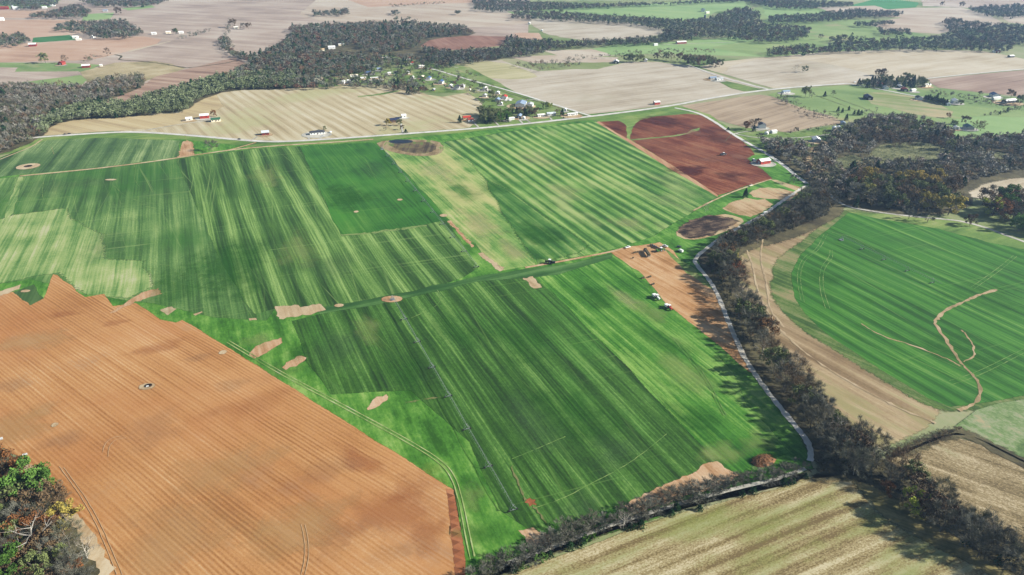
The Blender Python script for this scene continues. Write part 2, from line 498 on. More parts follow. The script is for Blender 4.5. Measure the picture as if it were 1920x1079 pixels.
# ---- far right
sheet("pasture", [(1330, 90), (1440, 72), (1430, 40), (1400, 22), (1430, 8), (1530, 12), (1610, 20), (1570, 36), (1640, 38), (1700, 58), (1750, 70), (1720, 92), (1560, 97), (1440, 108)], pasture, 3, 40)
sheet("pasture", [(1430, 12), (1500, 12), (1560, 26), (1520, 36), (1440, 38)], hill_green, 3, 40)
sheet("far_field", [(1590, 12), (1650, -4), (1722, 5), (1718, 14), (1660, 18)], bright_g, 2, 50)
sheet("far_field", [(1722, -50), (3000, -60), (3000, 60), (1960, 28), (1880, 22), (1800, 14), (1730, 12)], lilac, 3, 60)
sheet("far_field", [(1532, 14), (1640, 11), (1665, 18), (1720, 15), (1800, 14), (1850, 26), (1885, 46), (1830, 52), (1760, 64), (1670, 58), (1625, 46), (1690, 33), (1640, 31), (1560, 25)], tan_far, 3, 40)
sheet("far_field", [(1880, 32), (1940, 28), (3000, 60), (3000, 76), (1940, 48), (1890, 42)], tan_far, 3, 40)
sheet("stubble_field", [(1310, 126), (1350, 116), (1440, 108), (1560, 97), (1700, 93), (1840, 96), (1880, 103), (1930, 113), (2700, 116), (2700, 118), (1920, 130), (1740, 148), (1660, 156), (1450, 166), (1400, 152)], straw, 2, 50)
sheet("stubble_field", [(1440, 106), (1560, 120), (1640, 142), (1640, 152), (1450, 166), (1400, 152), (1340, 134)], oat, 5, 50, 1)
sheet("tilled_field", [(1738, 149), (1920, 132), (2600, 112), (2700, 200), (1920, 182), (1860, 176), (1760, 165)], field_mat("mauve_stubble", ['#93796a', '#a88d7c', '#b89e8c', '#c3ab99', '#cfbba9'], -62, band=(30, 400, 1.2), streak=(7, 300, 1.2), patch=(180, 1.2), grain=(4, .3)), 2, 50)
sheet("homestead_pasture", [(1440, 178), (1470, 170), (1600, 159), (1740, 163), (1860, 178), (1920, 184), (2700, 205), (2700, 360), (1960, 330), (1900, 275), (1700, 250), (1560, 232), (1500, 205)], pasture, 2, 40)
sheet("homestead_pasture", [(1600, 176), (1680, 172), (1790, 205), (1780, 225), (1700, 214)], field_mat("worn_pasture", ['#8fa06a', '#a3ac79', '#b3b384', '#c1b68c', '#cdbd95'], 60, patch=(110, 2.2)), 8, 40, 1)
sheet("homestead_pasture", [(1760, 228), (1880, 214), (2300, 235), (2300, 330), (1920, 300), (1820, 275)], hill_green, 6, 40, 1)
sheet("stubble_field", [(1278, 199), (1330, 191), (1425, 178), (1450, 182), (1500, 202), (1560, 218), (1582, 232), (1510, 242), (1480, 249), (1400, 240), (1335, 222)], field_mat("dun_stubble", ['#a08b73', '#b39e84', '#c2ad92', '#ceba9f', '#d9c8b0'], -50, band=(30, 300, 1.0), streak=(7, 260, 1.3), patch=(150, 1.3), grain=(4, .3)), 2, 40)
sheet("homestead_lawn", [(1370, 240), (1400, 240), (1480, 250), (1580, 234), (1600, 250), (1540, 285), (1430, 275), (1400, 262)], homest, 2, 30)
# ---- golden field, hamlet grass, road verge
sheet("hamlet_grass", [(560, 165), (600, 110), (700, 102), (800, 112), (880, 126), (970, 175), (1110, 217), (1060, 236), (840, 256), (700, 262), (690, 240), (880, 175), (560, 172)], homest, 2, 40)
sheet("golden_field", [(70, 256), (100, 232), (150, 222), (250, 217), (340, 209), (360, 196), (430, 168), (560, 166), (700, 159), (760, 162), (800, 178), (830, 182), (878, 174), (905, 195), (905, 216), (880, 240), (700, 254), (560, 266), (470, 263), (350, 252), (210, 246)], golden, 1, 30)
sheet("golden_field", [(70, 256), (100, 234), (150, 224), (250, 219), (340, 212), (372, 190), (405, 176), (420, 200), (360, 232), (300, 240), (210, 246)], field_mat("plain_straw", ['#bda882', '#cdb98f', '#d9c699', '#e0cfa5'], 60, patch=(180, 1.6)), 1, 30)
sheet("green_strip", [(670, 181), (700, 178), (745, 170), (752, 171), (720, 178), (672, 183)], homest, .5, 20)
sheet("verge_grass", [(-60, 300), (70, 262), (85, 255), (130, 254), (240, 248), (350, 253), (470, 265), (560, 266), (700, 256), (880, 240), (1110, 214), (1270, 198), (1330, 215), (1380, 250), (1440, 285), (1500, 330), (1540, 372), (1330, 470), (1000, 500), (600, 280), (440, 275), (200, 262)], verge, 1, 30)
sheet("verge_grass", [(1335, 149), (1350, 150), (1430, 168), (1395, 172), (1370, 166), (1350, 155)], homest, 1, 30)

LEVEL[2] = 0.0015
# ================================================================ THE FARM
farm_base = field_mat("lush_grass", ['#33641f', '#437c2b', '#5b973c', '#79ad54', '#9cc272'], GA, band=(16, 120, 1.1), streak=(4, 30, 1.0), patch=(50, 1.8), grain=(2.2, .7))
sheet("farm_grass", [(-700, 400), (0, 296), (90, 263), (340, 262), (480, 277), (700, 266), (900, 246), (1110, 226), (1345, 366), (1400, 345), (1500, 330), (1540, 372), (1330, 470), (1310, 490), (1350, 560), (1400, 680), (1500, 810), (1525, 880), (1400, 915), (1200, 985), (985, 1045), (880, 1100), (880, 1200), (840, 1000), (-700, 700)], farm_base, 1, 30)
G_DULL = ['#3c5a3a', '#4d7047', '#66895a', '#88a577', '#adc297']
G_DARK = ['#1b451d', '#265c27', '#377a33', '#559348', '#84b46c']
G_SAT = ['#245520', '#2f6a27', '#3f7e30', '#56903e', '#76a554']
G_LIGHT = ['#2f6f2f', '#468d42', '#6fb05e', '#9dcb80', '#c3dc9c']
topleft = field_mat("mown_turf_greyish", G_DULL, GA - 6, band=(20, 500, .8), streak=(3, 200, 1.1), tyres=.4, patch=(130, 1.2), grain=(2.4, .7), wave=(44, .28))
sheet("turf_field", [(-700, 430), (0, 297), (90, 263), (200, 259), (338, 264), (336, 295), (200, 313), (40, 328), (-700, 400)], topleft, 1, 30)
left = field_mat("mown_turf_left", ['#3e6436', '#4d7540', '#618c50', '#7fa468', '#a5c086'], GA, band=(14, 420, .6), streak=(2.6, 170, 1.5), tyres=.5, patch=(150, 1.3), grain=(2.0, .7), wave=(30, .3), over=('#2f7420', 160, 260, .54, .07, .55))
sheet("turf_field", [(-700, 420), (40, 331), (340, 297), (480, 279), (562, 275), (640, 443), (590, 575), (515, 580), (500, 602), (400, 596), (290, 570), (240, 565), (60, 525), (-700, 620)], left, 1, 30)
pale_turf = field_mat("thin_yellow_turf", ['#5c8c4c', '#7da366', '#9cb87e', '#b6c793', '#cdd0a4'], GA - 2, band=(12, 300, .9), streak=(2.8, 150, 1.5), patch=(70, 1.9), grain=(2.2, .6), wave=(30, .3))
sheet("turf_field", [(-700, 560), (-80, 440), (24, 404), (126, 391), (130, 410), (160, 425), (192, 441), (197, 486), (270, 490), (286, 538), (240, 560), (160, 553), (110, 512), (60, 520), (-700, 680)], pale_turf, 1.2, 20, fade=9)
sheet("turf_strip", [(35, 333), (44, 333), (25, 400), (5, 420), (14, 385)], pale_turf, 1, 20)
mid_l = field_mat("mown_turf_striped", ['#2b4c22', '#3c642e', '#557f40', '#77a05a', '#a2c280'], GA + 1, band=(13, 400, .95), streak=(2.6, 170, 1.5), tyres=.4, patch=(200, .8), grain=(2.2, .5), wave=(34, .45))
sheet("turf_field", [(640, 444), (800, 420), (830, 407), (897, 503), (870, 520), (760, 560), (600, 584), (520, 578), (478, 590), (420, 500), (330, 300), (480, 280), (562, 275)], mid_l, 1, 30)
dkr = field_mat("dense_dark_turf", G_SAT, GA + 2, band=(26, 400, .8), streak=(2.8, 200, 1.2), tyres=.5, patch=(100, 1.3), grain=(2.4, .4), over=('#4d9636', 120, 200, .56, .08, .8))
sheet("turf_field", [(562, 275), (708, 268), (843, 412), (800, 421), (720, 433), (640, 444)], dkr, 1, 30)
mixed = field_mat("faded_turf", ['#47793a', '#6b9b53', '#8fb46c', '#b2c586', '#d2d29b'], GA + 2, band=(16, 200, 1.1), streak=(3.0, 160, 1.2), patch=(70, 1.7), grain=(2.4, .5), over=('#d2ce8c', 60, 260, .54, .07, .8))
sheet("turf_field", [(710, 269), (760, 280), (840, 270), (880, 290), (960, 400), (1005, 497), (940, 509), (830, 402)], mixed, 1.5, 30)
strip = field_mat("striped_turf", ['#39692f', '#4e843d', '#6d9f51', '#8fb86c', '#b3cb8a'], GA + 1, band=(11, 260, 1.0), streak=(2.8, 170, 1.2), patch=(100, 1.4), grain=(2.0, .6), wave=(19, .64), over=('#bfc887', 40, 140, .56, .12, .6))
sheet("turf_field", [(825, 268), (1000, 240), (1118, 229), (1348, 369), (1310, 392), (1225, 445), (1150, 470), (1010, 497), (965, 410), (880, 300)], strip, 1, 30, fade=9)
sheet("turf_field", [(900, 330), (960, 360), (1010, 400), (1085, 445), (1110, 468), (1005, 496), (975, 450)], field_mat("dark_stripe_turf", ['#2f6229', '#3f7633', '#558a42', '#749f58', '#9bb877'], GA + 1, band=(11, 200, 1.2), streak=(2.8, 150, 1.2), patch=(60, 1.6), grain=(2.0, .6), wave=(19, .35)), 2, 40, 1, fade=10)  # wedge of somewhat darker striped turf with a soft rim
sheet("headland", [(1000, 499), (1150, 468), (1225, 444), (1310, 392), (1350, 380), (1330, 400), (1260, 430), (1262, 452), (1180, 466), (1145, 474), (985, 506)], farm_base, 1, 20)
centre = field_mat("dense_turf_centre", ['#23421a', '#2f5720', '#406d2a', '#588840', '#82aa62'], GA + 1, band=(10, 320, .85), streak=(2.4, 150, 1.7), tyres=.4, patch=(170, 1.0), grain=(1.9, .7), wave=(26, .25), over=('#3f8a2c', 200, 300, .55, .08, .5))
sheet("turf_field", [(547, 603), (610, 587), (740, 563), (850, 540), (900, 525), (1005, 521), (1180, 692), (1343, 866), (1315, 882), (1250, 910), (1180, 945), (1090, 975), (1000, 1000), (940, 960), (880, 830), (800, 760), (770, 733), (620, 741), (575, 680)], centre, 1, 30)
bright = field_mat("vivid_turf", ['#2a601c', '#3a7826', '#559438', '#76ab52', '#a3c67a'], GA + 1, band=(12, 300, 1.1), streak=(2.6, 160, 1.4), patch=(80, 1.4), grain=(1.9, .6), over=('#a9cf7a', 40, 240, .58, .05, .6))
sheet("turf_field", [(1008, 520), (1148, 478), (1180, 500), (1215, 545), (1250, 582), (1330, 650), (1375, 700), (1400, 760), (1440, 800), (1480, 850), (1400, 880), (1385, 892), (1343, 866), (1180, 692)], bright, 1.2, 30)
sheet("grass_margin", [(985, 505), (1060, 497), (1148, 476), (1148, 484), (1050, 515), (1010, 520), (900, 528), (740, 565), (600, 590), (590, 580), (740, 552), (880, 522)], field_mat("worn_green", ['#2f5a2e', '#3e6c38', '#527f48', '#6b9560'], GA - 90, patch=(60, 2)), 1.5, 20)

# brown field
brown = field_mat("red_brown_tilth", ['#a9713f', '#c28a54', '#d49d64', '#dfad76', '#ecc494'], 53, band=(9, 600, .5), streak=(2.2, 220, 1.0), patch=(140, 1.3), grain=(1.2, .8), rows=(3.4, .34),
                  over=('#c07440', 110, 150, .54, .18, .6), over2=('#a3826a', 60, 90, .60, .08, .55))
sheet("tilled_field", [(-900, 640), (0, 553), (42, 545), (82, 560), (100, 515), (108, 517), (160, 558), (195, 552), (212, 575), (255, 569), (300, 600), (330, 606), (342, 601), (440, 660), (640, 786), (850, 919), (862, 985), (873, 1062), (872, 1300), (260, 1500), (215, 1110), (185, 1060), (155, 985), (100, 915), (40, 860), (-60, 800), (-900, 760)], brown, .5, 20)
sheet("dirt_headland", [(836, 917), (850, 919), (862, 985), (873, 1062), (872, 1200), (855, 1200), (853, 1062), (845, 985)], field_mat("orange_headland", ['#a0603c', '#b4714b', '#c48259', '#d0936a'], 60, patch=(40, 2)), .5, 12)
tri_m = field_mat("freshly_turned", ['#8a5537', '#985f3f', '#a56a49'], 60, patch=(20, 1))
mb = MB(); z = nextz()
for i in range(14):
    y = 925 + i * 13 * (1 + i * .02); x0 = 838 + i * 1.4; s = 1 + i * .03
    vs = [W(x0, y), W(x0 + 14 * s, y + 5), W(x0 + 2, y + 11 * s)]
    mb.add([(a, b, z) for a, b in vs], [(0, 2, 1)] if (Vector(vs[1]) - Vector(vs[0])).cross(Vector(vs[2]) - Vector(vs[0])) < 0 else [(0, 1, 2)])
o = mb.build("turned_soil", tri_m); o["kind"] = "structure"
sheet("green_inset", [(25, 549), (64, 534), (83, 560), (56, 574)], field_mat("dark_weeds", ['#3c5a34', '#4d6f42', '#648456'], 20), 1, 10)
orange = field_mat("bare_orange_soil", ['#b0855e', '#c69c72', '#d5ae86', '#dfbe9a', '#e8cdae'], GA, band=(10, 60, 1.2), streak=(3, 40, 1.2), patch=(30, 1.2), grain=(1.5, .8))
cream = field_mat("cut_pale_sod", ['#b59b74', '#c9b08a', '#d8c29e', '#e4d2b2'], GA, band=(10, 60, 1), streak=(3, 40, 1.2), patch=(30, 1.2), grain=(1.5, .8))
for pl, mt in (([(-20, 552), (40, 534), (36, 543), (0, 556)], cream),
               ([(206, 588), (240, 565), (270, 548), (298, 541), (304, 552), (275, 560), (235, 575), (215, 587)], orange),
               ([(300, 582), (323, 576), (331, 580), (315, 592)], cream), ([(362, 590), (378, 585), (381, 586), (366, 593)], cream),
               ([(467, 598), (480, 597), (482, 601), (468, 602)], cream),
               ([(516, 575), (560, 573), (563, 577), (600, 570), (611, 582), (575, 592), (524, 599)], cream),
               ([(467, 665), (480, 650), (505, 641), (528, 634), (530, 643), (500, 663), (478, 673)], orange),
               ([(529, 690), (545, 677), (567, 668), (575, 672), (556, 688), (536, 695)], orange),
               ([(688, 768), (700, 750), (725, 740), (728, 745), (712, 762), (690, 770)], orange),
               ([(980, 522), (999, 519), (1016, 540), (1001, 542)], cream),
               ([(839, 415), (845, 414), (889, 463), (884, 465)], orange), ([(896, 476), (904, 474), (945, 506), (937, 510)], cream),
               ([(932, 498), (947, 503), (941, 505)], cream),
               ([(334, 297), (343, 266), (352, 264), (362, 268), (365, 293)], orange),
               ([(1170, 950), (1230, 915), (1290, 893), (1310, 880), (1330, 868), (1345, 866), (1385, 893), (1350, 912), (1260, 940), (1190, 965)], orange),
               ([(984, 943), (988, 938), (994, 935), (998, 938), (1005, 938), (1003, 943), (1007, 949), (998, 947), (993, 951), (990, 945)], field_mat("red_clay", ['#8f5a38', '#b06a44', '#c08560'], 0, patch=(5, 2))),
               ([(972, 996), (1000, 990), (1035, 1005), (1045, 1020), (1000, 1030), (985, 1008)], orange)):
    sheet("bare_patch", pl, mt, 1.0, 4, fade=1.5)
# sod yard
yard = field_mat("sod_yard_soil", ['#a97a4c', '#c49361', '#d6a877', '#e0b88a', '#ecca9f'], GA + 8, band=(9, 90, 1.2), streak=(2.2, 70, 1.3), patch=(45, 1.5), grain=(1.5, .6))
sheet("bare_yard", [(1145, 474), (1178, 463), (1215, 459), (1228, 457), (1237, 455), (1262, 470), (1275, 488), (1290, 505), (1340, 548), (1362, 600), (1385, 660), (1420, 700), (1425, 712), (1400, 695), (1350, 650), (1292, 605), (1250, 572), (1205, 516)], yard, .8, 12)
sheet("green_strip", [(1243, 466), (1252, 470), (1278, 490), (1296, 500), (1340, 545), (1320, 535), (1280, 505)], verge, 1, 10)
# red field
red = field_mat("dark_red_tilth", ['#5c2410', '#72351c', '#88482c', '#9c5e40', '#ae7654'], GA + 14, band=(18, 120, 1.3), streak=(4, 70, 1.3), patch=(90, 2.0), grain=(2, .9), over=('#8a5c42', 70, 140, .54, .12, .7))
edge = field_mat("orange_field_edge", ['#bb8a63', '#cd9e78', '#dcb48f'], 0)
sheet("field_edge", [(1118, 230), (1124, 228), (1180, 262), (1260, 310), (1346, 366), (1345, 370), (1250, 314), (1176, 266)], edge, .4, 12)
sheet("tilled_field", [(1124, 229), (1160, 227), (1168, 231), (1175, 238), (1175, 261), (1160, 252)], red, .8, 14)
sheet("tilled_field", [(1182, 262), (1184, 245), (1192, 232), (1200, 226), (1230, 219), (1290, 214), (1315, 217), (1340, 232), (1395, 268), (1408, 280), (1415, 291), (1402, 298), (1408, 303), (1445, 330), (1448, 336), (1400, 349), (1370, 360), (1346, 367), (1260, 310)], red, .8, 14)
sheet("green_strip", [(1183, 262), (1260, 255), (1288, 250), (1296, 244), (1313, 240), (1311, 245), (1290, 252), (1262, 257), (1186, 264)], homest, .8, 12)
sheet("barn_lawn", [(1400, 298), (1412, 292), (1437, 290), (1460, 300), (1480, 320), (1500, 340), (1470, 345), (1449, 336), (1425, 315)], farm_base, .5, 14)
# garden plots, ponds
plot = field_mat("dry_garden_plot", ['#a08558', '#bb9d72', '#cfb089', '#dcc29c', '#c2be85'], GA, patch=(40, 2.0), grain=(2, .8))
sheet("garden_plot", [(1354, 391), (1372, 380), (1396, 371), (1420, 376), (1434, 374), (1450, 384), (1430, 399), (1408, 408), (1385, 404), (1370, 399)], plot, 1.6, 7)
sheet("garden_plot", [(1404, 363), (1425, 353), (1440, 352), (1470, 356), (1499, 364), (1478, 378), (1455, 374), (1430, 373), (1412, 370)], plot, 1.6, 7)
sheet("dirt_track", [(1445, 338), (1455, 338), (1510, 355), (1497, 361), (1470, 350)], plot, .8, 12)
sheet("garden_plot", [(1345, 404), (1365, 402), (1400, 413), (1380, 428), (1330, 446), (1290, 452), (1262, 440), (1285, 420), (1310, 409)], plot, .8, 12, 1)
mud = field_mat("dark_mud", ['#1d1611', '#33271f', '#54433a', '#7d6853', '#9a8468'], GA - 90, band=(10, 40, 1.6), patch=(24, 2.6), grain=(1.6, 1.0))
sheet("dry_pond", [(1268, 434), (1284, 420), (1305, 411), (1328, 404), (1350, 406), (1366, 408), (1388, 416), (1366, 428), (1350, 433), (1338, 442), (1310, 447), (1292, 448), (1278, 442)], mud, 1.5, 5, fade=5)
sheet("mound_bank", [(703, 266), (760, 262), (822, 264), (834, 278), (825, 290), (800, 294), (762, 292), (715, 280)], field_mat("tan_bank", ['#8d7a5a', '#a8926d', '#bda883', '#7f9a58'], 0, patch=(30, 2.4)), .8, 12, 1)
sheet("mound_bank", [(722, 268), (800, 266), (818, 272), (816, 284), (790, 290), (750, 284)], field_mat("brushy_bank", ['#4d4436', '#6b5f4a', '#857656', '#6f8b4c'], 0, patch=(24, 2.6)), .8, 10, 1)
wm, nt, bs = new_mat("pond_water"); bs.inputs["Base Color"].default_value = C('#141c2c'); bs.inputs["Roughness"].default_value = .45; bs.inputs["Specular IOR Level"].default_value = .5
sheet("pond_water", [(726, 265), (745, 262), (770, 263), (776, 267), (760, 270), (736, 270)], wm, .4, 8, 1)

# ---- right bank fields
dirt = field_mat("pale_dirt_margin", ['#8f7858', '#a68e6c', '#b7a07c', '#c7b18c', '#d6c49f'], 33, band=(14, 300, 1.7), streak=(3, 120, 1.0), patch=(70, 1.3), grain=(1.8, .6), over=('#a3a06a', 20, 140, .56, .06, .7))
sheet("dirt_margin", [(1330, 500), (1360, 482), (1400, 456), (1470, 438), (1510, 432), (1560, 400), (1800, 420), (1760, 778), (1735, 805), (1655, 842), (1600, 840), (1520, 800), (1430, 690), (1390, 560)], dirt, 1, 20, fade=5)
margin = field_mat("weedy_margin", ['#3c5a2e', '#4d6e3a', '#688349', '#8a955f', '#a89c70'], 38, band=(12, 160, 1.4), streak=(3, 60, .9), patch=(60, 1.4), grain=(1.8, .8))
sheet("weedy_margin", [(1448, 492), (1490, 462), (1520, 440), (1570, 395), (1620, 395), (1920, 450), (2500, 560), (2500, 660), (1920, 755), (1790, 775), (1740, 765), (1660, 718), (1580, 668), (1500, 618), (1460, 580), (1442, 545)], margin, 1.5, 20, 1, fade=7)
rfield = field_mat("right_turf", ['#265a1a', '#326e22', '#42842e', '#5a983e', '#84b062'], GA + 2, band=(11, 420, .9), streak=(2.4, 220, 1.3), tyres=.45, patch=(170, .8), grain=(1.9, .35), wave=(19, .35), over=('#2d6e38', 160, 200, .56, .1, .6))
sheet("turf_field", [(1484, 512), (1500, 480), (1540, 440), (1590, 400), (1650, 404), (1750, 418), (1850, 442), (1940, 462), (2700, 590), (2700, 640), (1920, 742), (1840, 757), (1782, 764), (1740, 748), (1660, 700), (1560, 635), (1510, 590), (1490, 560)], rfield, .8, 20)
sheet("roadside_grass", [(1590, 398), (1700, 405), (1780, 410), (1850, 428), (1930, 455), (1940, 472), (1850, 455), (1760, 430), (1650, 412)], verge, 1.5, 14)
sheet("stubble_field", [(1800, 352), (1850, 336), (1920, 322), (2500, 290), (2500, 460), (1930, 384), (1860, 376), (1800, 368)], straw, 1.5, 30)
sheet("rough_pasture", [(1790, 800), (1830, 770), (1920, 750), (2500, 660), (2600, 1000), (2100, 960), (1920, 872), (1850, 832)], field_mat("bluish_rough_grass", ['#54704a', '#6c8a5e', '#88a276', '#a4b088', '#c0b48c'], 40, band=(12, 20, .8), streak=(4, 6, .9), patch=(40, 1.6), grain=(2, .9)), 1.5, 20)
rstub = field_mat("grey_tan_stubble", ['#746647', '#8d7c58', '#a6946e', '#bfae88', '#d8c8a6'], 55, band=(9, 200, 1.7), streak=(2.4, 120, 1.2), patch=(60, 1.1), grain=(1.1, 2.0), over=('#849058', 50, 90, .58, .06, .5))
sheet("stubble_field", [(1660, 862), (1700, 850), (1780, 818), (1810, 826), (1850, 838), (1920, 880), (2400, 1130), (2300, 1500), (1960, 1060), (1800, 960)], rstub, 1, 20)
bstub = field_mat("striped_stubble", ['#82704a', '#9f8d62', '#b5a578', '#cbbd92', '#e2d6b2'], -66, band=(6, 200, 1.2), streak=(2.0, 90, 1.3), patch=(50, 1.2), grain=(1.1, 2.2), wave=(13, .5), over=('#8a9c54', 26, 90, .50, .10, .65))
sheet("stubble_field", [(700, 1380), (890, 1105), (985, 1066), (1100, 1026), (1240, 974), (1400, 930), (1500, 900), (1560, 893), (1600, 905), (1640, 960), (1700, 1000), (1800, 1045), (1900, 1100), (2100, 1400)], bstub, 1, 20)
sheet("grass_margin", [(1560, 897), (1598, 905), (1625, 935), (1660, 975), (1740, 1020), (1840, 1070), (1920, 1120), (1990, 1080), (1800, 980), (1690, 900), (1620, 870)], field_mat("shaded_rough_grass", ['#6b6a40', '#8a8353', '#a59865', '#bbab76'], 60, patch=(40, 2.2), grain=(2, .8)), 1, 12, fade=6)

# ---- stains in the soil and thin or lush places in the turf
rust_s = field_mat("rusty_soil_stain", ['#c27444', '#ce8250', '#d8905e'], 53, streak=(2.2, 220, 1.4), rows=(3.4, .2))
damp_s = field_mat("damp_soil_stain", ['#a07d62', '#ae8b70', '#bb9a80'], 53, streak=(2.2, 220, 1.4), rows=(3.4, .2))
ochre_s = field_mat("ochre_soil_stain", ['#d6a468', '#e2b47a', '#ecc28c'], 53, streak=(2.2, 220, 1.4), rows=(3.4, .2))
for k, (px, py, rx, ry, m_, s_, ro) in enumerate(((300, 652, 24, 10, rust_s, .8, .6), (215, 606, 12, 6, rust_s, .7, .3), (120, 590, 16, 6, rust_s, .7, .2), (672, 862, 24, 8, rust_s, .9, 2.45), (765, 925, 16, 9, rust_s, .8, 2.5), (740, 960, 42, 26, rust_s, .75, .5), (805, 1005, 10, 16, rust_s, .6, 0),
        (470, 760, 40, 12, rust_s, .45, .6), (620, 880, 20, 14, damp_s, .6, .5), (640, 1010, 26, 14, damp_s, .5, .5), (20, 722, 18, 11, damp_s, .9, .2), (120, 825, 18, 10, damp_s, .9, .5), (275, 800, 28, 14, damp_s, .6, .8), (370, 672, 14, 6, damp_s, .8, .5), (440, 722, 16, 8, damp_s, .7, .4), (740, 1035, 20, 8, damp_s, .5, .4), (300, 820, 20, 10, damp_s, .5, .8),
        (60, 640, 34, 16, ochre_s, .6, .3), (30, 800, 30, 22, ochre_s, .6, .5), (560, 990, 34, 20, ochre_s, .6, .5), (420, 880, 40, 20, ochre_s, .45, .5), (330, 1010, 40, 30, ochre_s, .4, .5), (520, 700, 24, 10, damp_s, .4, .6))):
    blob("soil_stain", px, py, rx * 1.15, ry * 1.25, m_, s_ * (.42 if m_ is rust_s else .2 if m_ is damp_s else .8), ro, k)
lush = field_mat("lush_turf_stain", ['#2c6a1c', '#3a7c28', '#4e9038'], GA, streak=(2.4, 150, 1.6)); thin = field_mat("thin_turf_stain", ['#8fae68', '#a8c07e', '#bccb90'], GA, streak=(2.4, 150, 1.8), wave=(19, .4)); dull = field_mat("dull_turf_stain", ['#48684a', '#56755a', '#66846a'], GA, streak=(2.4, 150, 1.6)); creamy = field_mat("yellowed_turf_stain", ['#c0c184', '#cfcb92', '#dad4a2'], GA, streak=(2.4, 150, 1.8))
for k, (px, py, rx, ry, m_, s_, ro) in enumerate(((430, 500, 40, 90, lush, .7, .4), (330, 540, 30, 60, lush, .5, .3), (650, 370, 30, 60, lush, .7, .4), (700, 320, 34, 60, dull, .4, .4), (560, 470, 26, 60, thin, .4, .4), (500, 330, 24, 60, thin, .5, .4), (620, 500, 30, 40, dull, .5, .4), (110, 350, 60, 50, dull, .6, .3), (200, 460, 26, 50, dull, .5, .3),
        (900, 420, 22, 60, creamy, .7, .45), (960, 470, 14, 34, creamy, .8, .45), (820, 320, 24, 60, creamy, .6, .4), (1010, 300, 26, 60, creamy, .4, .5), (1180, 420, 20, 30, creamy, .55, .5), (1060, 360, 24, 40, creamy, .4, .5), (870, 360, 20, 50, lush, .4, .4), (1010, 440, 26, 40, lush, .7, .5), (930, 350, 22, 40, lush, .4, .5),
        (640, 650, 26, 40, dull, .6, .4), (690, 620, 12, 34, thin, .45, .4), (980, 640, 30, 60, lush, .5, .5), (1080, 780, 30, 50, lush, .5, .6), (1150, 850, 26, 20, dull, .6, .6), (1000, 800, 22, 50, dull, .45, .5), (850, 620, 20, 40, lush, .45, .5), (760, 700, 16, 40, lush, .4, .4), (1100, 950, 22, 14, dull, .5, .6),
        (1210, 580, 12, 34, thin, .6, .55), (1170, 560, 10, 30, creamy, .45, .5), (1290, 700, 18, 40, thin, .5, .6), (1420, 830, 14, 14, thin, .5, .6), (1350, 850, 16, 14, thin, .6, .6), (1120, 560, 16, 30, lush, .6, .5), (1300, 790, 18, 30, lush, .6, .6), (1240, 640, 14, 40, lush, .5, .6),
        (1640, 480, 30, 24, dull, .2, .8), (1715, 458, 40, 14, dull, .4, 2.5), (1540, 520, 20, 30, lush, .5, .6), (1800, 660, 30, 40, lush, .5, .6), (1850, 560, 40, 40, lush, .35, .6), (1680, 720, 30, 14, dull, .25, 2.4), (480, 640, 14, 14, thin, .4, 0), (560, 660, 12, 16, lush, .4, 0), (900, 1000, 16, 10, lush, .5, 0), (880, 930, 10, 16, thin, .35, 0))):
    blob("turf_variation", px, py, rx * 1.1, ry, m_, s_ * (.4 if m_ is dull else .6 if m_ is creamy else .8), ro, k)
dkr_s = field_mat("dark_red_stain", ['#521c12', '#602418', '#6e3022'], GA + 14, streak=(4, 70, 1.4)); ltr_s = field_mat("pale_red_stain", ['#96604a', '#a87058', '#b57f66'], GA + 14, streak=(4, 70, 1.4))
for k, (px, py, rx, ry, m_, s_, ro) in enumerate(((1240, 228, 40, 50, dkr_s, .8, .4), (1290, 320, 34, 26, dkr_s, .8, .5), (1370, 330, 26, 22, dkr_s, .6, .5), (1350, 262, 30, 40, dkr_s, .5, .5), (1300, 250, 20, 26, ltr_s, .5, .4), (1385, 295, 16, 22, ltr_s, .6, .4), (1330, 300, 30, 20, ltr_s, .4, .4), (1150, 240, 14, 30, dkr_s, .5, .4))):
    blob("soil_stain", px, py, rx, ry, m_, s_, ro, k)
# ---- woodland floors
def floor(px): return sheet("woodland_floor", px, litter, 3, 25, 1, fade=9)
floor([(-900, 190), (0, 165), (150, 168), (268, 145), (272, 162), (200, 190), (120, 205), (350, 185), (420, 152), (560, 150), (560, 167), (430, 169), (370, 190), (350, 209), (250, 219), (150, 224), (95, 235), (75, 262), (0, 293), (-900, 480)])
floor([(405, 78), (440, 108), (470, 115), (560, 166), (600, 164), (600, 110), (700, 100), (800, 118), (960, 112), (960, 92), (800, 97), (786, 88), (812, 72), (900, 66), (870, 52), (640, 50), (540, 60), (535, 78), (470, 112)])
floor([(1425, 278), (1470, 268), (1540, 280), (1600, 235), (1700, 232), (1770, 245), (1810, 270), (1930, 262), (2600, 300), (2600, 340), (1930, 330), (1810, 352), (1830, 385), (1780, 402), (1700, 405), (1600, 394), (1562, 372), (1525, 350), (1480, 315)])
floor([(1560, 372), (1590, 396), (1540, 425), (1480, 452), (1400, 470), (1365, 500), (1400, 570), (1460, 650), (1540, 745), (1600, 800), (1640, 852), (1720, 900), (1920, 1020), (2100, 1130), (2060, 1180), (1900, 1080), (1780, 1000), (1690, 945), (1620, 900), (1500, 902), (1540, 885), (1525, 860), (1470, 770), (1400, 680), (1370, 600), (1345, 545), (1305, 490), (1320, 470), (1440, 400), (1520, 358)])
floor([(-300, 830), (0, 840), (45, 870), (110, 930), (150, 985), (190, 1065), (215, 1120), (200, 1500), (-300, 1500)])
floor([(860, 1095), (960, 1055), (1080, 1005), (1250, 950), (1400, 915), (1510, 890), (1510, 900), (1400, 925), (1240, 966), (1090, 1018), (960, 1070), (850, 1140)])
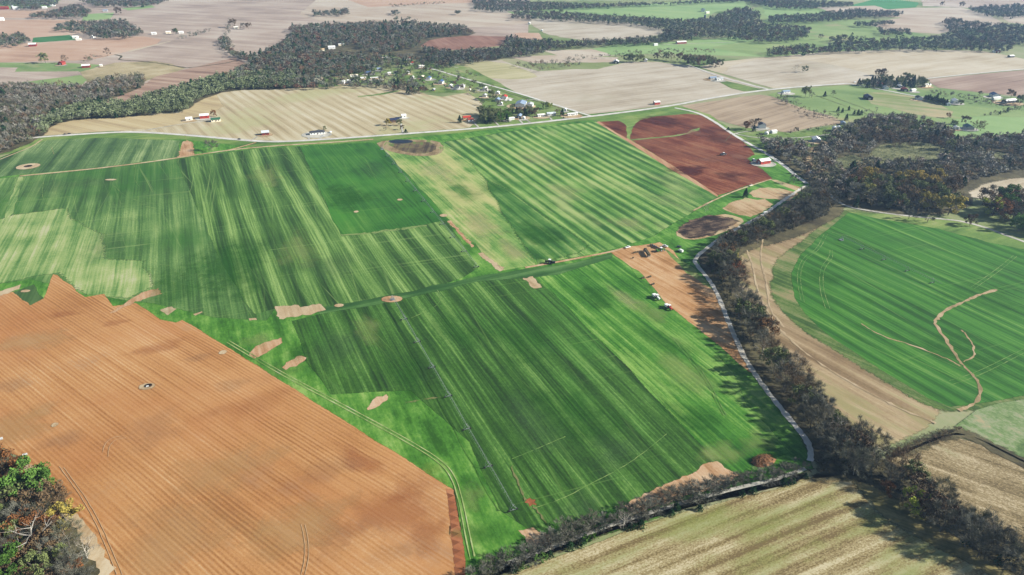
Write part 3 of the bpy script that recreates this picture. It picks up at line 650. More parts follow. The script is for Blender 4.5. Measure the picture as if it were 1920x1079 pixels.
floor([(1660, 855), (1700, 835), (1790, 800), (1830, 815), (1930, 865), (2100, 950), (2100, 960), (1920, 875), (1830, 828), (1790, 820), (1700, 858)])

scrub = field_mat("olive_scrub", ['#4c5138', '#646a48', '#7d8259', '#989a6c', '#b0aa7e'], 40, band=(14, 30, 1.0), streak=(4, 8, 1.0), patch=(40, 1.8), grain=(1.8, 1.2))
CLEAR = [[(1622, 290), (1660, 268), (1745, 268), (1795, 280), (1790, 300), (1740, 306), (1650, 312)], [(1508, 322), (1512, 296), (1524, 276), (1532, 276), (1528, 300), (1520, 322)], [(1610, 330), (1650, 322), (1680, 328), (1680, 342), (1620, 345)], [(1562, 302), (1600, 288), (1622, 305), (1600, 322), (1570, 322)], [(1840, 292), (1880, 284), (1900, 296), (1860, 308)], [(1480, 296), (1500, 290), (1500, 308), (1490, 312)], [(1700, 236), (1735, 244), (1700, 256), (1670, 250)]]
for k, p in enumerate(CLEAR): sheet("scrub_clearing", p, plot if k == 1 else scrub, 1.5, 8, 1, fade=8)

# ================================================================ ROADS AND TRACKS
asph = field_mat("worn_asphalt", ['#dcdad2', '#e8e6df', '#f4f2ec', '#fbfaf5'], 0, patch=(40, 1), grain=(3, .4))
gravel = field_mat("white_gravel", ['#dcd4c4', '#f0eada', '#fffaf0', '#ffffff'], 0, patch=(14, 1.6), grain=(1.4, .8))
gravel2 = field_mat("grey_gravel", ['#b2b0a6', '#cac8bc', '#dedbce', '#e9e6da'], 0, patch=(14, 1.6), grain=(1.4, .8))
sand = field_mat("pale_sand", ['#b89a72', '#cbb08a', '#dcc6a2', '#e6d4b4'], 0, patch=(14, 1.6), grain=(1.4, .8))
tyre = field_mat("pressed_grass", ['#86a765', '#a2bd7e', '#bccf97', '#cfdaaa'], 0, patch=(14, 2), grain=(1.4, .8))
ribbon("highway", [(-120, 275), (85, 257), (130, 254), (210, 249), (260, 248), (350, 254), (470, 265), (520, 267), (600, 263), (700, 256), (850, 245), (960, 236), (1110, 219), (1250, 201), (1330, 185), (1440, 168), (1590, 157)], 11, asph)
ribbon("side_road", [[(1110, 219), (1040, 197), (960, 172), (860, 145), (820, 132), (800, 128)], [(1440, 168), (1400, 158), (1350, 145), (1290, 122)], [(1590, 157), (1640, 166), (1720, 182), (1780, 190)], [(1630, 162), (1740, 147), (1920, 130), (2300, 96)], [(1265, 203), (1310, 212), (1345, 232), (1375, 254), (1440, 290), (1475, 315), (1495, 333), (1513, 345)]], 7.5, asph)
ribbon("roadside_ditch", [[(1100, 219), (1040, 200), (960, 178), (880, 152)], [(80, 254), (50, 262)]], 2.5, litter)
ribbon("driveway", [[(260, 248), (300, 240), (350, 232), (400, 226)], [(470, 265), (488, 254), (500, 254)], [(575, 252), (580, 262)], [(600, 262), (604, 254), (620, 250)], [(756, 252), (752, 232)], [(897, 239), (880, 223)], [(935, 236), (925, 226)], [(980, 232), (968, 220)], [(995, 231), (985, 224)], [(1035, 226), (1028, 218)],
                    [(1015, 190), (990, 186), (975, 195)], [(700, 142), (740, 135), (760, 128)], [(800, 118), (860, 128)], [(1380, 252), (1420, 260), (1490, 260), (1530, 256), (1560, 252)], [(1375, 252), (1400, 247), (1430, 246)],
                    [(1370, 80), (1300, 82), (1240, 85)], [(1430, 302), (1455, 303)], [(1760, 242), (1800, 240)], [(1870, 180), (1960, 185)]], 4.0, gravel2)
ribbon("gravel_track", [[(1512, 349), (1490, 362), (1465, 379), (1440, 398), (1410, 416), (1375, 433), (1345, 452), (1320, 470), (1305, 484), (1302, 492), (1310, 503), (1325, 520), (1342, 545), (1356, 580), (1370, 615), (1385, 650), (1402, 683), (1425, 717), (1455, 757), (1490, 798), (1512, 825), (1520, 845), (1519, 866)]], 5.4, gravel, 3, .25, .12, 2)
ribbon("gravel_lane", [[(1554, 364), (1568, 378), (1590, 389), (1640, 398), (1700, 406), (1760, 411), (1800, 415), (1850, 428), (1890, 444), (1960, 468), (2300, 560)]], 5.6, gravel2)
ribbon("sand_track", [[(37, 331), (120, 323), (200, 315), (300, 302), (370, 291), (440, 281), (520, 274), (620, 268), (700, 262)]], 6.5, sand)
ribbon("sand_track", [[(480, 268), (440, 280), (420, 284)], [(985, 503), (1030, 495), (1080, 486), (1148, 473), (1182, 463)]], 4.5, orange)
ribbon("sand_track", [[(128, 962), (150, 985), (168, 1012), (186, 1045), (205, 1085), (222, 1130)], [(44, 868), (60, 885)]], 7, sand, 3, .5, .3)
ribbon("sand_track", [[(1300, 396), (1335, 378), (1375, 360), (1420, 345), (1446, 337)], [(0, 300), (30, 288), (60, 276), (80, 262)]], 3.2, sand)
ribbon("gravel_track", [[(940, 1062), (1000, 1040), (1060, 1018), (1120, 995), (1200, 968), (1300, 938), (1400, 912), (1450, 902), (1510, 880)]], 3.6, gravel2)
tyre_dim = field_mat("faint_tracks", ['#5d8a48', '#7ea262', '#9cb67e'], 0, patch=(14, 2.4), grain=(1.4, 1.2))
ribbon("wheel_tracks", [[(430, 640), (530, 700), (620, 747), (700, 790), (770, 828), (830, 865), (855, 895), (868, 940), (880, 1000), (890, 1045)], [(425, 643), (525, 703), (615, 750), (694, 793), (764, 831), (824, 868), (848, 898), (861, 943), (872, 1003), (882, 1050)]], .9, tyre, amp=.05, wj=.2)
erod = field_mat("eroded_soil", ['#9a8a62', '#b39c74', '#c8ae88', '#d6c19c'], 0, patch=(14, 2), grain=(1.4, .9))
ribbon("eroded_gully", [(1868, 544), (1830, 556), (1795, 572), (1768, 586), (1756, 598), (1752, 606), (1762, 622), (1780, 648), (1797, 675), (1806, 688), (1825, 705), (1838, 727), (1838, 742), (1826, 760), (1796, 770)], 3.4, erod, 4, .5, .3)
ribbon("eroded_gully", [[(1615, 608), (1635, 622), (1660, 634), (1700, 645), (1745, 662), (1780, 676), (1802, 688)], [(1806, 680), (1822, 672), (1828, 660), (1822, 645), (1810, 628), (1803, 620)]], 1.5, erod, 3, .5, .4)
lt = ribbon("wheel_tracks", [[(1545, 440), (1530, 470), (1510, 480), (1497, 500), (1494, 530), (1502, 565)], [(1552, 440), (1536, 470), (1516, 482), (1503, 500), (1500, 530), (1508, 568)], [(1560, 470), (1562, 485), (1548, 500), (1542, 520), (1545, 550), (1556, 580)], [(1556, 470), (1555, 483), (1540, 500), (1536, 520), (1538, 550), (1548, 580)],
                        [(1900, 480), (1870, 505), (1820, 540)], [(1906, 482), (1876, 508), (1826, 543)], [(1780, 715), (1830, 700), (1920, 655)], [(1786, 722), (1836, 706), (1920, 663)], [(1640, 470), (1600, 445), (1560, 437)],
                        [(250, 306), (255, 320), (250, 335), (262, 352)], [(85, 330), (78, 360), (84, 385), (103, 392)], [(820, 545), (826, 555), (824, 570), (805, 583), (770, 598)], [(215, 350), (235, 370), (262, 378)], [(225, 408), (258, 416)], [(290, 426), (314, 430)], [(272, 388), (294, 392)], [(300, 497), (322, 500)],
                        [(1268, 635), (1290, 665), (1330, 715), (1350, 760), (1362, 780)], [(1262, 635), (1284, 665), (1324, 715), (1345, 760), (1357, 780)], [(1000, 955), (1060, 935), (1100, 912), (1180, 872), (1250, 815)], [(960, 862), (990, 850), (1060, 820)]], .6, tyre_dim, 3, .08, .4)
ribbon("wheel_tracks", [[(193, 850), (196, 835), (210, 822), (230, 819)], [(203, 858), (205, 838), (216, 826), (236, 822)], [(572, 985), (578, 1010), (580, 1045), (572, 1079)], [(565, 985), (571, 1010), (573, 1045), (565, 1079)], [(120, 878), (180, 960), (230, 1079)], [(112, 876), (172, 960), (220, 1079)]], .5, field_mat("pressed_soil", ['#d6ac80', '#e0bb90'], 0), 3, .08, .2)
ribbon("wheel_tracks", [[(1400, 470), (1412, 500), (1418, 540), (1440, 590), (1480, 640), (1560, 700), (1680, 765), (1755, 795)], [(1430, 450), (1425, 490), (1440, 540), (1441, 580), (1470, 615)]], 2.0, field_mat("dry_dust", ['#b8a17c', '#cab492', '#d8c6a4'], 0, patch=(14, 2)), 4, .25, .4)
ribbon("gap_row", [[(640, 443), (700, 437), (800, 424)]], 5, field_mat("thin_gap", ['#7d9a63', '#9aad78', '#55803f'], 0, patch=(12, 2.5)), 4, 1, .4)
ribbon("gap_row", [[(985, 940), (970, 905), (960, 875)], [(1030, 990), (1010, 962), (1000, 950)], [(760, 757), (826, 745)]], 1.3, field_mat("worn_line", ['#6f7b48', '#8f8f5c', '#557a3c'], 0, patch=(8, 2.6)), 3, .5, .6)
ribbon("field_fence_line", [[(1360, 265), (1372, 252)], [(1820, 250), (1920, 290)], [(1745, 226), (1780, 240)], [(1530, 180), (1600, 205), (1640, 220)], [(1560, 182), (1670, 222)]], 1.6, litter, 4, .4, .3)
ribbon("drainage_ditch", [[(1810, 816), (1850, 838), (1890, 860), (1940, 888), (2200, 1010)]], 6, litter, 4, .6, .2)
ribbon("field_border", [[(440, 115), (420, 120), (350, 128)], [(215, 103), (232, 106), (218, 113), (280, 116), (350, 128)]], 5, litter, 10, 1, .3)
# round bare spots in the turf
def spot(px, py, r, mat, asp=1.0, name="bare_spot"):
    r = r * S
    x, y = W(px, py)
    sheet(name, [(x + r * asp * math.cos(a), y + r * math.sin(a)) for a in [i * math.pi / 8 for i in range(16)]], mat, r * .05, r * .5, 1, world=True)
spot(735, 562, 8, orange, 1.6); spot(738, 561, 4, sand); 
spot(668, 398, 4.0, sand); spot(750, 375.5, 4.4, sand); spot(832, 405, 6, sand)
spot(53, 313, 18, sand, 1.1); spot(53, 312.6, 7, mud); spot(208, 338, 4, sand, 2.5)
spot(276, 726, 5.5, sand, 1.4); spot(278, 724.5, 3, mud, 1.3); spot(418, 662, 4, sand); spot(103, 798, 3, sand); spot(636, 574, 4, sand, 1.4); spot(48, 547, 3.5, sand, 1.6)
# ================================================================ TREES
def tree_mat(name, stops, per_object=True, rough=0.85, trans=0.0):
    m, nt, bs = new_mat(name)
    if per_object:
        t = N(nt, "ShaderNodeObjectInfo").outputs["Random"]
    else:
        t = N(nt, "ShaderNodeAttribute", attribute_name="tint").outputs["Fac"]
    g = N(nt, "ShaderNodeNewGeometry")
    tc = N(nt, "ShaderNodeTexCoord").outputs["Object"]
    n = noise(nt, tc, .35, .35, 3, 3.0)
    f = M(nt, 'ADD', t, M(nt, 'MULTIPLY_ADD', n, .5, -.25), clamp=True)
    col = ramp(nt, f, stops)
    nt.links.new(col, bs.inputs["Base Color"])
    bs.inputs["Roughness"].default_value = rough
    bs.inputs["Specular IOR Level"].default_value = 0.1
    return m
def st(cols): return [(i / (len(cols) - 1), c) for i, c in enumerate(cols)]
BARE = ['#62645a', '#77786c', '#595b4c', '#88897e', '#706d5a', '#949589', '#666b50']
m_twig = tree_mat("bare_twigs", st(BARE))
m_bark = tree_mat("grey_bark", st(['#6f675b', '#878073', '#a29a8d']))
m_whitebark = tree_mat("white_bark", st(['#e8e0d2', '#f2ece0']))
m_olive = tree_mat("olive_leaves", st(['#6a7848', '#7c8a54', '#8c9862', '#9ba26e']))
m_green = tree_mat("green_leaves", st(['#557a3c', '#658f47', '#78a358']))
m_rust = tree_mat("rusty_leaves", st(['#8a5a3c', '#96673f', '#a0703f', '#7d6344']))
m_brownleaf = tree_mat("brown_leaves", st(['#6b5a47', '#7d6951', '#8c7658']))
m_gold = tree_mat("golden_leaves", st(['#c4b45c', '#cdbd68', '#d4ba62', '#aeae60']))
m_yellow = tree_mat("yellow_green_leaves", st(['#b2c04a', '#c4cf58']))
m_cedar = tree_mat("cedar_needles", st(['#25482c', '#305434', '#3c6242']))

def blades(n, pos, length, width, outward, spread, r):
    """n thin triangles; pos (n,3), outward (n,3) unit"""
    d = outward + r.normal(size=(n, 3)) * spread
    d /= np.linalg.norm(d, axis=1, keepdims=True) + 1e-9
    s = np.cross(d, r.normal(size=(n, 3)))
    s /= np.linalg.norm(s, axis=1, keepdims=True) + 1e-9
    L = length * (0.6 + 0.8 * r.random((n, 1)))
    a = pos - s * width * .5; b = pos + s * width * .5; c = pos + d * L
    v = np.stack([a, b, c], 1).reshape(-1, 3)
    return v
def leaves(n, pos, size, r):
    d = r.normal(size=(n, 3)); d /= np.linalg.norm(d, axis=1, keepdims=True)
    s = np.cross(d, r.normal(size=(n, 3))); s /= np.linalg.norm(s, axis=1, keepdims=True) + 1e-9
    q = size * (0.6 + 0.8 * r.random((n, 1)))
    a = pos - s * q * .5 - d * q * .4; b = pos + s * q * .5 - d * q * .4; c = pos + d * q * .6
    return np.stack([a, b, c], 1).reshape(-1, 3)
def tri_mesh(name, v):
    me = bpy.data.meshes.new(name)
    n = len(v)
    me.vertices.add(n); me.vertices.foreach_set("co", v.astype(np.float32).ravel())
    me.loops.add(n); me.loops.foreach_set("vertex_index", np.arange(n, dtype=np.int32))
    me.polygons.add(n // 3); me.polygons.foreach_set("loop_start", np.arange(0, n, 3, dtype=np.int32))
    me.update(); me.validate()
    return me
def skeleton(r, h, spread, n_limb=9, base=.28, r0=None, levels=2, up=.9):
    """trunk with limbs; returns MB and a list of twig anchor points with directions"""
    mb = MB(); tips = []
    r0 = r0 or h * .022
    top = Vector((float(r.normal()) * .04 * h, float(r.normal()) * .04 * h, h * .82))
    k1 = Vector((float(r.normal()) * .03 * h, float(r.normal()) * .03 * h, h * .4))
    path = [Vector((0, 0, -.3)), k1, top]
    mb.tube(path[0], path[1], r0, r0 * .7); mb.tube(path[1], path[2], r0 * .7, r0 * .15, 5)
    def on(t): return path[0].lerp(path[1], t * 2) if t < .5 else path[1].lerp(path[2], t * 2 - 1)
    def branch(p, d, L, rr, lv):
        e = p + d * L
        m = p.lerp(e, .5) + Vector((float(r.normal()), float(r.normal()), float(r.normal()))) * L * .08
        mb.tube(p, m, rr, rr * .7, 4); mb.tube(m, e, rr * .7, rr * .25, 4)
        for t in (.5, .75, 1.0):
            tips.append((p.lerp(e, t), d))
        if lv > 0:
            for _ in range(3):
                nd = (d + Vector((float(r.normal()), float(r.normal()), float(r.normal()) * .7 + .2)) * .65).normalized()
                branch(p.lerp(e, float(r.uniform(.45, .95))), nd, L * float(r.uniform(.45, .65)), rr * .5, lv - 1)
    for i in range(n_limb):
        t = base + (1 - base) * (i + .5) / n_limb
        a = i * 2.4 + float(r.normal()) * .3
        shape = math.sin(math.pi * min(1, max(.08, (t - base) / (1 - base) * .8 + .18)))
        d = Vector((math.cos(a), math.sin(a), up * float(r.uniform(.5, 1.1)) * (t + .3))).normalized()
        branch(on(t * .98), d, spread * (.45 + .6 * shape), r0 * (.45 - .2 * t), levels - 1)
    return mb, tips
def proto(name, kind, seed, h, spread, leafmat, barkmat, n=700, leaf=.9, mixed=None):
    """a tree at the origin: Empty > trunk, crown"""
    r = np.random.default_rng(seed)
    root = bpy.data.objects.new(name, None); COL.objects.link(root)
    root.location = (0, 0, -500)
    if kind == 'cedar':
        mb = MB(); mb.tube((0, 0, -.3), (0, 0, h * .9), h * .02, h * .004)
        t = r.random(n) ** .8
        rad = spread * (1 - t) ** .75 * (.55 + .45 * r.random(n)) * (1 + .25 * np.sin(t * 40))
        a = r.random(n) * 2 * np.pi
        pos = np.stack([rad * np.cos(a), rad * np.sin(a), h * (.06 + .94 * t)], 1)
        v = leaves(n, pos, leaf, r)
    else:
        mb, tips = skeleton(r, h, spread, n_limb=10 if kind != 'shrub' else 7, base=.25 if kind != 'shrub' else .05, levels=3 if n > 500 else 2)
        if kind == 'bare':
            idx = r.integers(0, len(tips), n)
            pos = np.array([tips[i][0] for i in idx]) + r.normal(size=(n, 3)) * spread * .07
            c = np.array([0, 0, h * .45]); out = pos - c
            out /= np.linalg.norm(out, axis=1, keepdims=True) + 1e-9
            dd = np.array([tips[i][1] for i in idx])
            v = blades(n, pos, spread * .3, leaf, out * .6 + dd * .6, .35, r)
        else:
            k = 46
            idx = r.integers(0, len(tips), k)
            cen = np.array([tips[i][0] for i in idx])
            rad = spread * r.uniform(.18, .34, k)
            w = r.integers(0, k, n)
            d = r.normal(size=(n, 3)); d /= np.linalg.norm(d, axis=1, keepdims=True)
            pos = cen[w] + d * (rad[w] * (.7 + .35 * r.random(n)))[:, None]
            pos[:, 2] = np.maximum(pos[:, 2], h * .1)
            v = leaves(n, pos, leaf, r)
    tr = mb.build("trunk", barkmat, root)
    cr = link("crown", tri_mesh("crown", v), leafmat, root)
    return root

PROTO = {}
def add_proto(key, name, *a, **k):
    PROTO.setdefault(key, []).append(proto(name, *a, **k))
for s in range(5): add_proto('bare', "bare_tree", 'bare', 100 + s, 15, 5.6, m_twig, m_bark, n=2100, leaf=.13)
for s in range(2): add_proto('barebrown', "bare_tree", 'bare', 130 + s, 15, 5.8, m_brownleaf, m_bark, n=1600, leaf=.13)
for s in range(2): add_proto('pale', "bare_tree", 'bare', 110 + s, 15, 5.2, m_bark, m_whitebark, n=800, leaf=.09)
for s in range(3): add_proto('brown', "autumn_tree", 'leaf', 120 + s, 15, 6.2, m_brownleaf, m_bark, n=2400, leaf=.7)
for s in range(2): add_proto('rust', "autumn_tree", 'leaf', 140 + s, 15, 6.0, m_rust, m_bark, n=2200, leaf=.7)
for s in range(2): add_proto('gold', "autumn_tree", 'leaf', 150 + s, 15, 6.0, m_gold, m_bark, n=3000, leaf=.75)
for s in range(3): add_proto('olive', "leafy_tree", 'leaf', 160 + s, 15, 6.3, m_olive, m_bark, n=2600, leaf=.75)
for s in range(2): add_proto('green', "leafy_tree", 'leaf', 170 + s, 15, 6.3, m_green, m_bark, n=3000, leaf=.7)
add_proto('yellow', "leafy_tree", 'leaf', 181, 15, 6.0, m_yellow, m_bark, n=1800, leaf=.9)
for s in range(2): add_proto('cedar', "cedar_tree", 'cedar', 190 + s, 12, 3.8, m_cedar, m_bark, n=900, leaf=.9)
add_proto('snag', "white_barked_tree", 'bare', 201, 15, 7.5, m_rust, m_whitebark, n=160, leaf=.12)
for s in range(3): add_proto('shrub', "shrub", 'bare', 210 + s, 4, 2.2, m_twig, m_bark, n=900, leaf=.1)
for s in range(2): add_proto('bush', "evergreen_bush", 'cedar', 220 + s, 4, 2.3, m_cedar, m_bark, n=300, leaf=.6)
for s in range(2): add_proto('lightbush', "green_bush", 'shrub', 230 + s, 4, 2.4, m_green, m_bark, n=300, leaf=.55)
_used = set()
def plant(key, x, y, h, label, cat, group=None, wide=1.0, name=None, z=0.0):
    """first use moves the prototype itself, later uses copy it"""
    i = int(rng.integers(0, len(PROTO[key]))); root = PROTO[key][i]
    h0 = {'cedar': 12.0, 'shrub': 4.0, 'bush': 4.0, 'lightbush': 4.0}.get(key, 15.0)
    s = h / h0; rz = float(rng.uniform(0, 6.28))
    sc = (s * wide, s * wide, s)
    if (key, i) in _used:
        r = copy_tree(root, (x, y, z), rz, sc)
    else:
        _used.add((key, i)); r = root
        r.location = (x, y, z); r.rotation_euler = (0, 0, rz); r.scale = sc
    if name: r.name = name
    for k in ("group",):
        if k in r: del r[k]
    return tag(r, label, cat, group)
def plant_px(key, px, py, h, label, cat, group=None, wide=1.0, name=None):
    x, y = W(px, py)
    return plant(key, x, y, h, label, cat, group, wide, name)
def in_poly(px, py, poly):
    ins = np.zeros(len(px), bool); n = len(poly)
    for i in range(n):
        x0, y0 = poly[i]; x1, y1 = poly[(i + 1) % n]
        c = ((y0 > py) != (y1 > py)) & (px < (x1 - x0) * (py - y0) / (y1 - y0 + 1e-12) + x0)
        ins ^= c
    return ins
def scatter(poly, sp, zc=0.0, r=None, dens=1.0, holes=()):
    """jittered grid of terrain points whose crown centre shows inside a traced outline"""
    r = r or rng
    w = np.array([W(p[0], p[1]) for p in poly])
    x0, y0 = w.min(0) - 30; x1, y1 = w.max(0) + 10
    gx, gy = np.meshgrid(np.arange(x0, x1, sp), np.arange(y0, y1, sp))
    x = gx.ravel() + r.uniform(-.42, .42, gx.size) * sp; y = gy.ravel() + r.uniform(-.42, .42, gx.size) * sp
    px, py = P(x, y, zc)
    k = in_poly(px, py, poly) & (r.random(len(x)) < dens)
    gx_, gy_ = P(x, y, 0)
    for hp_ in holes: k &= ~in_poly(gx_, gy_, hp_)
    return np.stack([x[k], y[k]], 1)

# ---- woods too thick to count: one mass each
def small_tree(r, kind, n):
    """templates of unit height, n triangles"""
    if kind == 'con':
        t = r.random(n); rad = .3 * (1 - t) ** .7 * (.6 + .4 * r.random(n)); a = r.random(n) * 6.283
        pos = np.stack([rad * np.cos(a), rad * np.sin(a), .08 + .9 * t], 1)
        return leaves(n, pos, .16, r)
    k = 9
    a = r.random(k) * 6.283; q = .26 * np.sqrt(r.random(k)) 
    cen = np.stack([q * np.cos(a), q * np.sin(a), .42 + .4 * r.random(k) * (1 - q * 1.6)], 1)
    w = r.integers(0, k, n)
    d = r.normal(size=(n, 3)); d /= np.linalg.norm(d, axis=1, keepdims=True)
    if kind == 'leaf':
        pos = cen[w] + d * (.13 + .05 * r.random((n, 1)))
        return leaves(n, pos, .13, r)
    pos = cen[w] + d * (.1 * r.random((n, 1)))
    out = pos - np.array([0, 0, .25]); out /= np.linalg.norm(out, axis=1, keepdims=True)
    return blades(n, pos, .2, .028, out, .4, r)
def mass(name, label, spots, hrange, stops, kinds=(.6, .35, .05), n=60, seed=1, cat="woods", tint=None, wide=1.0):
    r = np.random.default_rng(seed)
    T = {k: [small_tree(r, k, n) for _ in range(6)] for k in ('bare', 'leaf', 'con')}
    kk = r.choice(3, len(spots), p=np.array(kinds) / sum(kinds))
    V = []; A = []
    nx = r.normal()
    for (x, y), k in zip(spots, kk):
        t = T[('bare', 'leaf', 'con')[k]][int(r.integers(0, 6))]
        h = r.uniform(*hrange) * (1 if r.random() > .12 else 1.2)
        a = r.uniform(0, 6.283); ca, sa = math.cos(a), math.sin(a)
        s = h * r.uniform(.85, 1.25) * wide
        v = np.empty_like(t)
        v[:, 0] = (t[:, 0] * ca - t[:, 1] * sa) * s + x
        v[:, 1] = (t[:, 0] * sa + t[:, 1] * ca) * s + y
        v[:, 2] = t[:, 2] * h
        V.append(v)
        base = .5 + .5 * math.sin(x * .011 + 3 * math.sin(y * .006)) * math.cos(y * .009)
        tt = .35 * base + .65 * r.random()
        if k == 2: tt = -1
        A.append(np.full(len(t) // 3, tt))
    v = np.concatenate(V); a = np.concatenate(A).astype(np.float32)
    me = tri_mesh(name, v)
    at = me.attributes.new("tint", 'FLOAT', 'FACE'); at.data.foreach_set("value", a)
    m, nt, bs = new_mat(name + "_foliage")
    t = N(nt, "ShaderNodeAttribute", attribute_name="tint").outputs["Fac"]
    col = ramp(nt, t, st(stops))
    col = mixc(nt, M(nt, 'LESS_THAN', t, -.5), col, C('#35553a'))
    nt.links.new(col, bs.inputs["Base Color"]); bs.inputs["Specular IOR Level"].default_value = .1
    o = link(name, me, m); o["kind"] = "stuff"; o["label"] = label; o["category"] = cat
    return o
S_GREY = ['#8f8d83', '#777b68', '#a3a197', '#656b50', '#8a8070', '#adaba3', '#8c7058', '#7d8466', '#5c6250']
S_OLIVE = ['#6f7c52', '#84926a', '#97a47c', '#65724b', '#a7b28e', '#7c866a']
S_MIX = ['#6f7a64', '#8a8e84', '#5f7052', '#827464', '#96988e', '#768466', '#8a6250', '#7c8276', '#54624f', '#a0a096']
S_FAR = ['#5c6a58', '#727a72', '#50624a', '#6e665a', '#7c8480', '#62725a', '#70544a', '#666e68', '#48584c']
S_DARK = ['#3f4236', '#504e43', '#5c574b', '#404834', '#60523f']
A_ = lambda *polys, sp=10, zc=7, dens=1.0, seed=5, holes=(): np.concatenate([scatter(p, sp, zc, np.random.default_rng(seed), dens, holes) for p in polys])
mass("left_woodland", "grey and brown leafless wood reaching in from the left edge above the highway",
     A_([(-300, 160), (0, 157), (60, 157), (150, 160), (200, 146), (268, 138), (268, 160), (200, 182), (120, 200), (90, 210), (70, 232), (74, 256), (40, 272), (0, 284), (-300, 420)], sp=8), (11, 16), S_GREY, (.75, .22, .03), 90, 11)
mass("olive_tree_belt", "olive green tree belt curving along the golden stubble field",
     A_([(60, 225), (90, 215), (160, 190), (240, 188), (290, 172), (340, 160), (410, 140), (470, 136), (560, 138), (560, 160), (430, 163), (372, 180), (350, 203), (250, 213), (150, 217), (95, 232), (78, 250)], sp=8), (11, 16), S_OLIVE, (.2, .76, .04), 90, 12)
mass("central_woodland", "broad mixed wood north of the hamlet in muted green and rust",
     A_([(408, 72), (425, 66), (440, 98), (470, 102), (520, 85), (548, 62), (540, 50), (600, 45), (700, 42), (760, 40), (870, 48), (885, 60), (800, 68), (786, 84), (700, 100), (660, 80), (600, 86), (598, 110), (640, 108), (690, 104), (700, 128), (640, 132), (600, 132), (570, 160), (470, 150), (400, 152), (470, 115), (430, 100)], sp=12, zc=8), (12, 18), S_MIX, (.22, .7, .08), 70, 13)
mass("central_woodland", "dark tree belt closing the rusty plowed field from the south and east",
     A_([(790, 88), (850, 95), (940, 90), (950, 70), (1010, 74), (1060, 78), (1120, 76), (1240, 68), (1260, 62), (1300, 72), (1200, 82), (1100, 84), (1030, 92), (1010, 100), (960, 104), (900, 114), (820, 124), (800, 112)], sp=11, zc=8), (12, 18), S_FAR, (.2, .76, .04), 66, 14)
mass("creek_woodland", "stream side wood winding between the pale field and the green hill pasture",
     A_([(885, -6), (960, 2), (1100, 8), (1260, 6), (1420, -8), (1420, 0), (1300, 6), (1100, 14), (960, 22), (890, 18)],
        [(960, 22), (1030, 22), (1100, 27), (1200, 32), (1270, 38), (1330, 34), (1370, 18), (1400, 14), (1420, 22), (1430, 45), (1520, 52), (1512, 72), (1440, 80), (1370, 70), (1310, 68), (1240, 72), (1246, 58), (1200, 46), (1110, 40), (1030, 36), (960, 34)],
        [(1400, -5), (1480, 0), (1600, 5), (1600, 10), (1530, 14), (1530, 18), (1450, 14), (1410, 6)],
        [(1440, 30), (1530, 26), (1600, 18), (1690, 22), (1690, 29), (1620, 32), (1540, 40), (1440, 44)], sp=13, zc=8), (12, 18), S_FAR, (.2, .77, .03), 60, 15)
mass("east_woodland", "long wood behind the wide straw field at the upper right",
     A_([(1440, 92), (1500, 85), (1550, 90), (1560, 70), (1590, 68), (1640, 74), (1740, 70), (1780, 62), (1840, 72), (1900, 78), (1895, 94), (1800, 92), (1700, 92), (1560, 96), (1440, 104)],
        [(1772, 38), (1790, 36), (1840, 42), (1900, 46), (2100, 55), (2100, 80), (1900, 84), (1800, 72), (1770, 52)],
        [(1816, 16), (1860, 10), (1930, 10), (2100, 20), (2100, 34), (1930, 28), (1880, 34), (1840, 26)],
        [(1600, 44), (1670, 38), (1674, 44), (1620, 50)], [(1645, 52), (1712, 56), (1710, 66), (1650, 64)], sp=13, zc=8), (12, 18), S_FAR, (.2, .77, .03), 60, 16)
mass("north_copses", "distant copses on the pale fields along the top left of the photo",
     A_([(-300, -8), (90, -6), (112, 0), (100, 12), (60, 10), (-300, 6)], [(34, 10), (70, 10), (90, 16), (60, 18), (36, 16)],
        [(54, 28), (90, 22), (120, 12), (150, 8), (170, 20), (160, 34), (100, 34), (60, 34)], [(100, 48), (130, 42), (180, 40), (230, 36), (268, 58), (262, 66), (200, 72), (160, 64), (150, 56), (105, 56)],
        [(-200, 66), (40, 64), (58, 76), (40, 84), (-200, 88)], [(588, 22), (650, 18), (655, 26), (640, 30), (592, 30)], [(150, 0), (240, 0), (316, -6), (312, 4), (280, 11), (230, 13), (180, 12)],
        [(732, 20), (748, 20), (750, 27), (734, 28)], [(852, 22), (866, 22), (866, 27), (854, 27)], [(740, 34), (770, 34), (766, 38), (742, 38)], sp=13, zc=8), (12, 18), S_FAR, (.2, .76, .04), 60, 17)
mass("field_hedge", "thin hedgerow lines between the far stubble fields",
     A_([(730, 10), (835, 3), (835, 6), (730, 13)], [(330, 70), (395, 54), (397, 58), (335, 74)], [(150, 107), (185, 104), (185, 112), (152, 115)], [(406, 88), (420, 60), (428, 36), (436, 36), (430, 60), (420, 90), (460, 104), (460, 110), (430, 104)],
        [(965, 118), (1090, 112), (1090, 122), (1010, 132), (965, 124)], [(1060, 108), (1190, 101), (1190, 105), (1060, 111)], [(1150, 100), (1240, 93), (1340, 92), (1340, 98), (1240, 98), (1160, 104)],
        [(862, 132), (905, 140), (905, 145), (880, 140)], [(840, 136), (845, 133), (866, 134), (864, 139)], [(1440, 96), (1560, 88), (1560, 95), (1440, 103)], sp=11, zc=5, dens=.8), (6, 12), S_MIX, (.65, .33, .02), 50, 18)
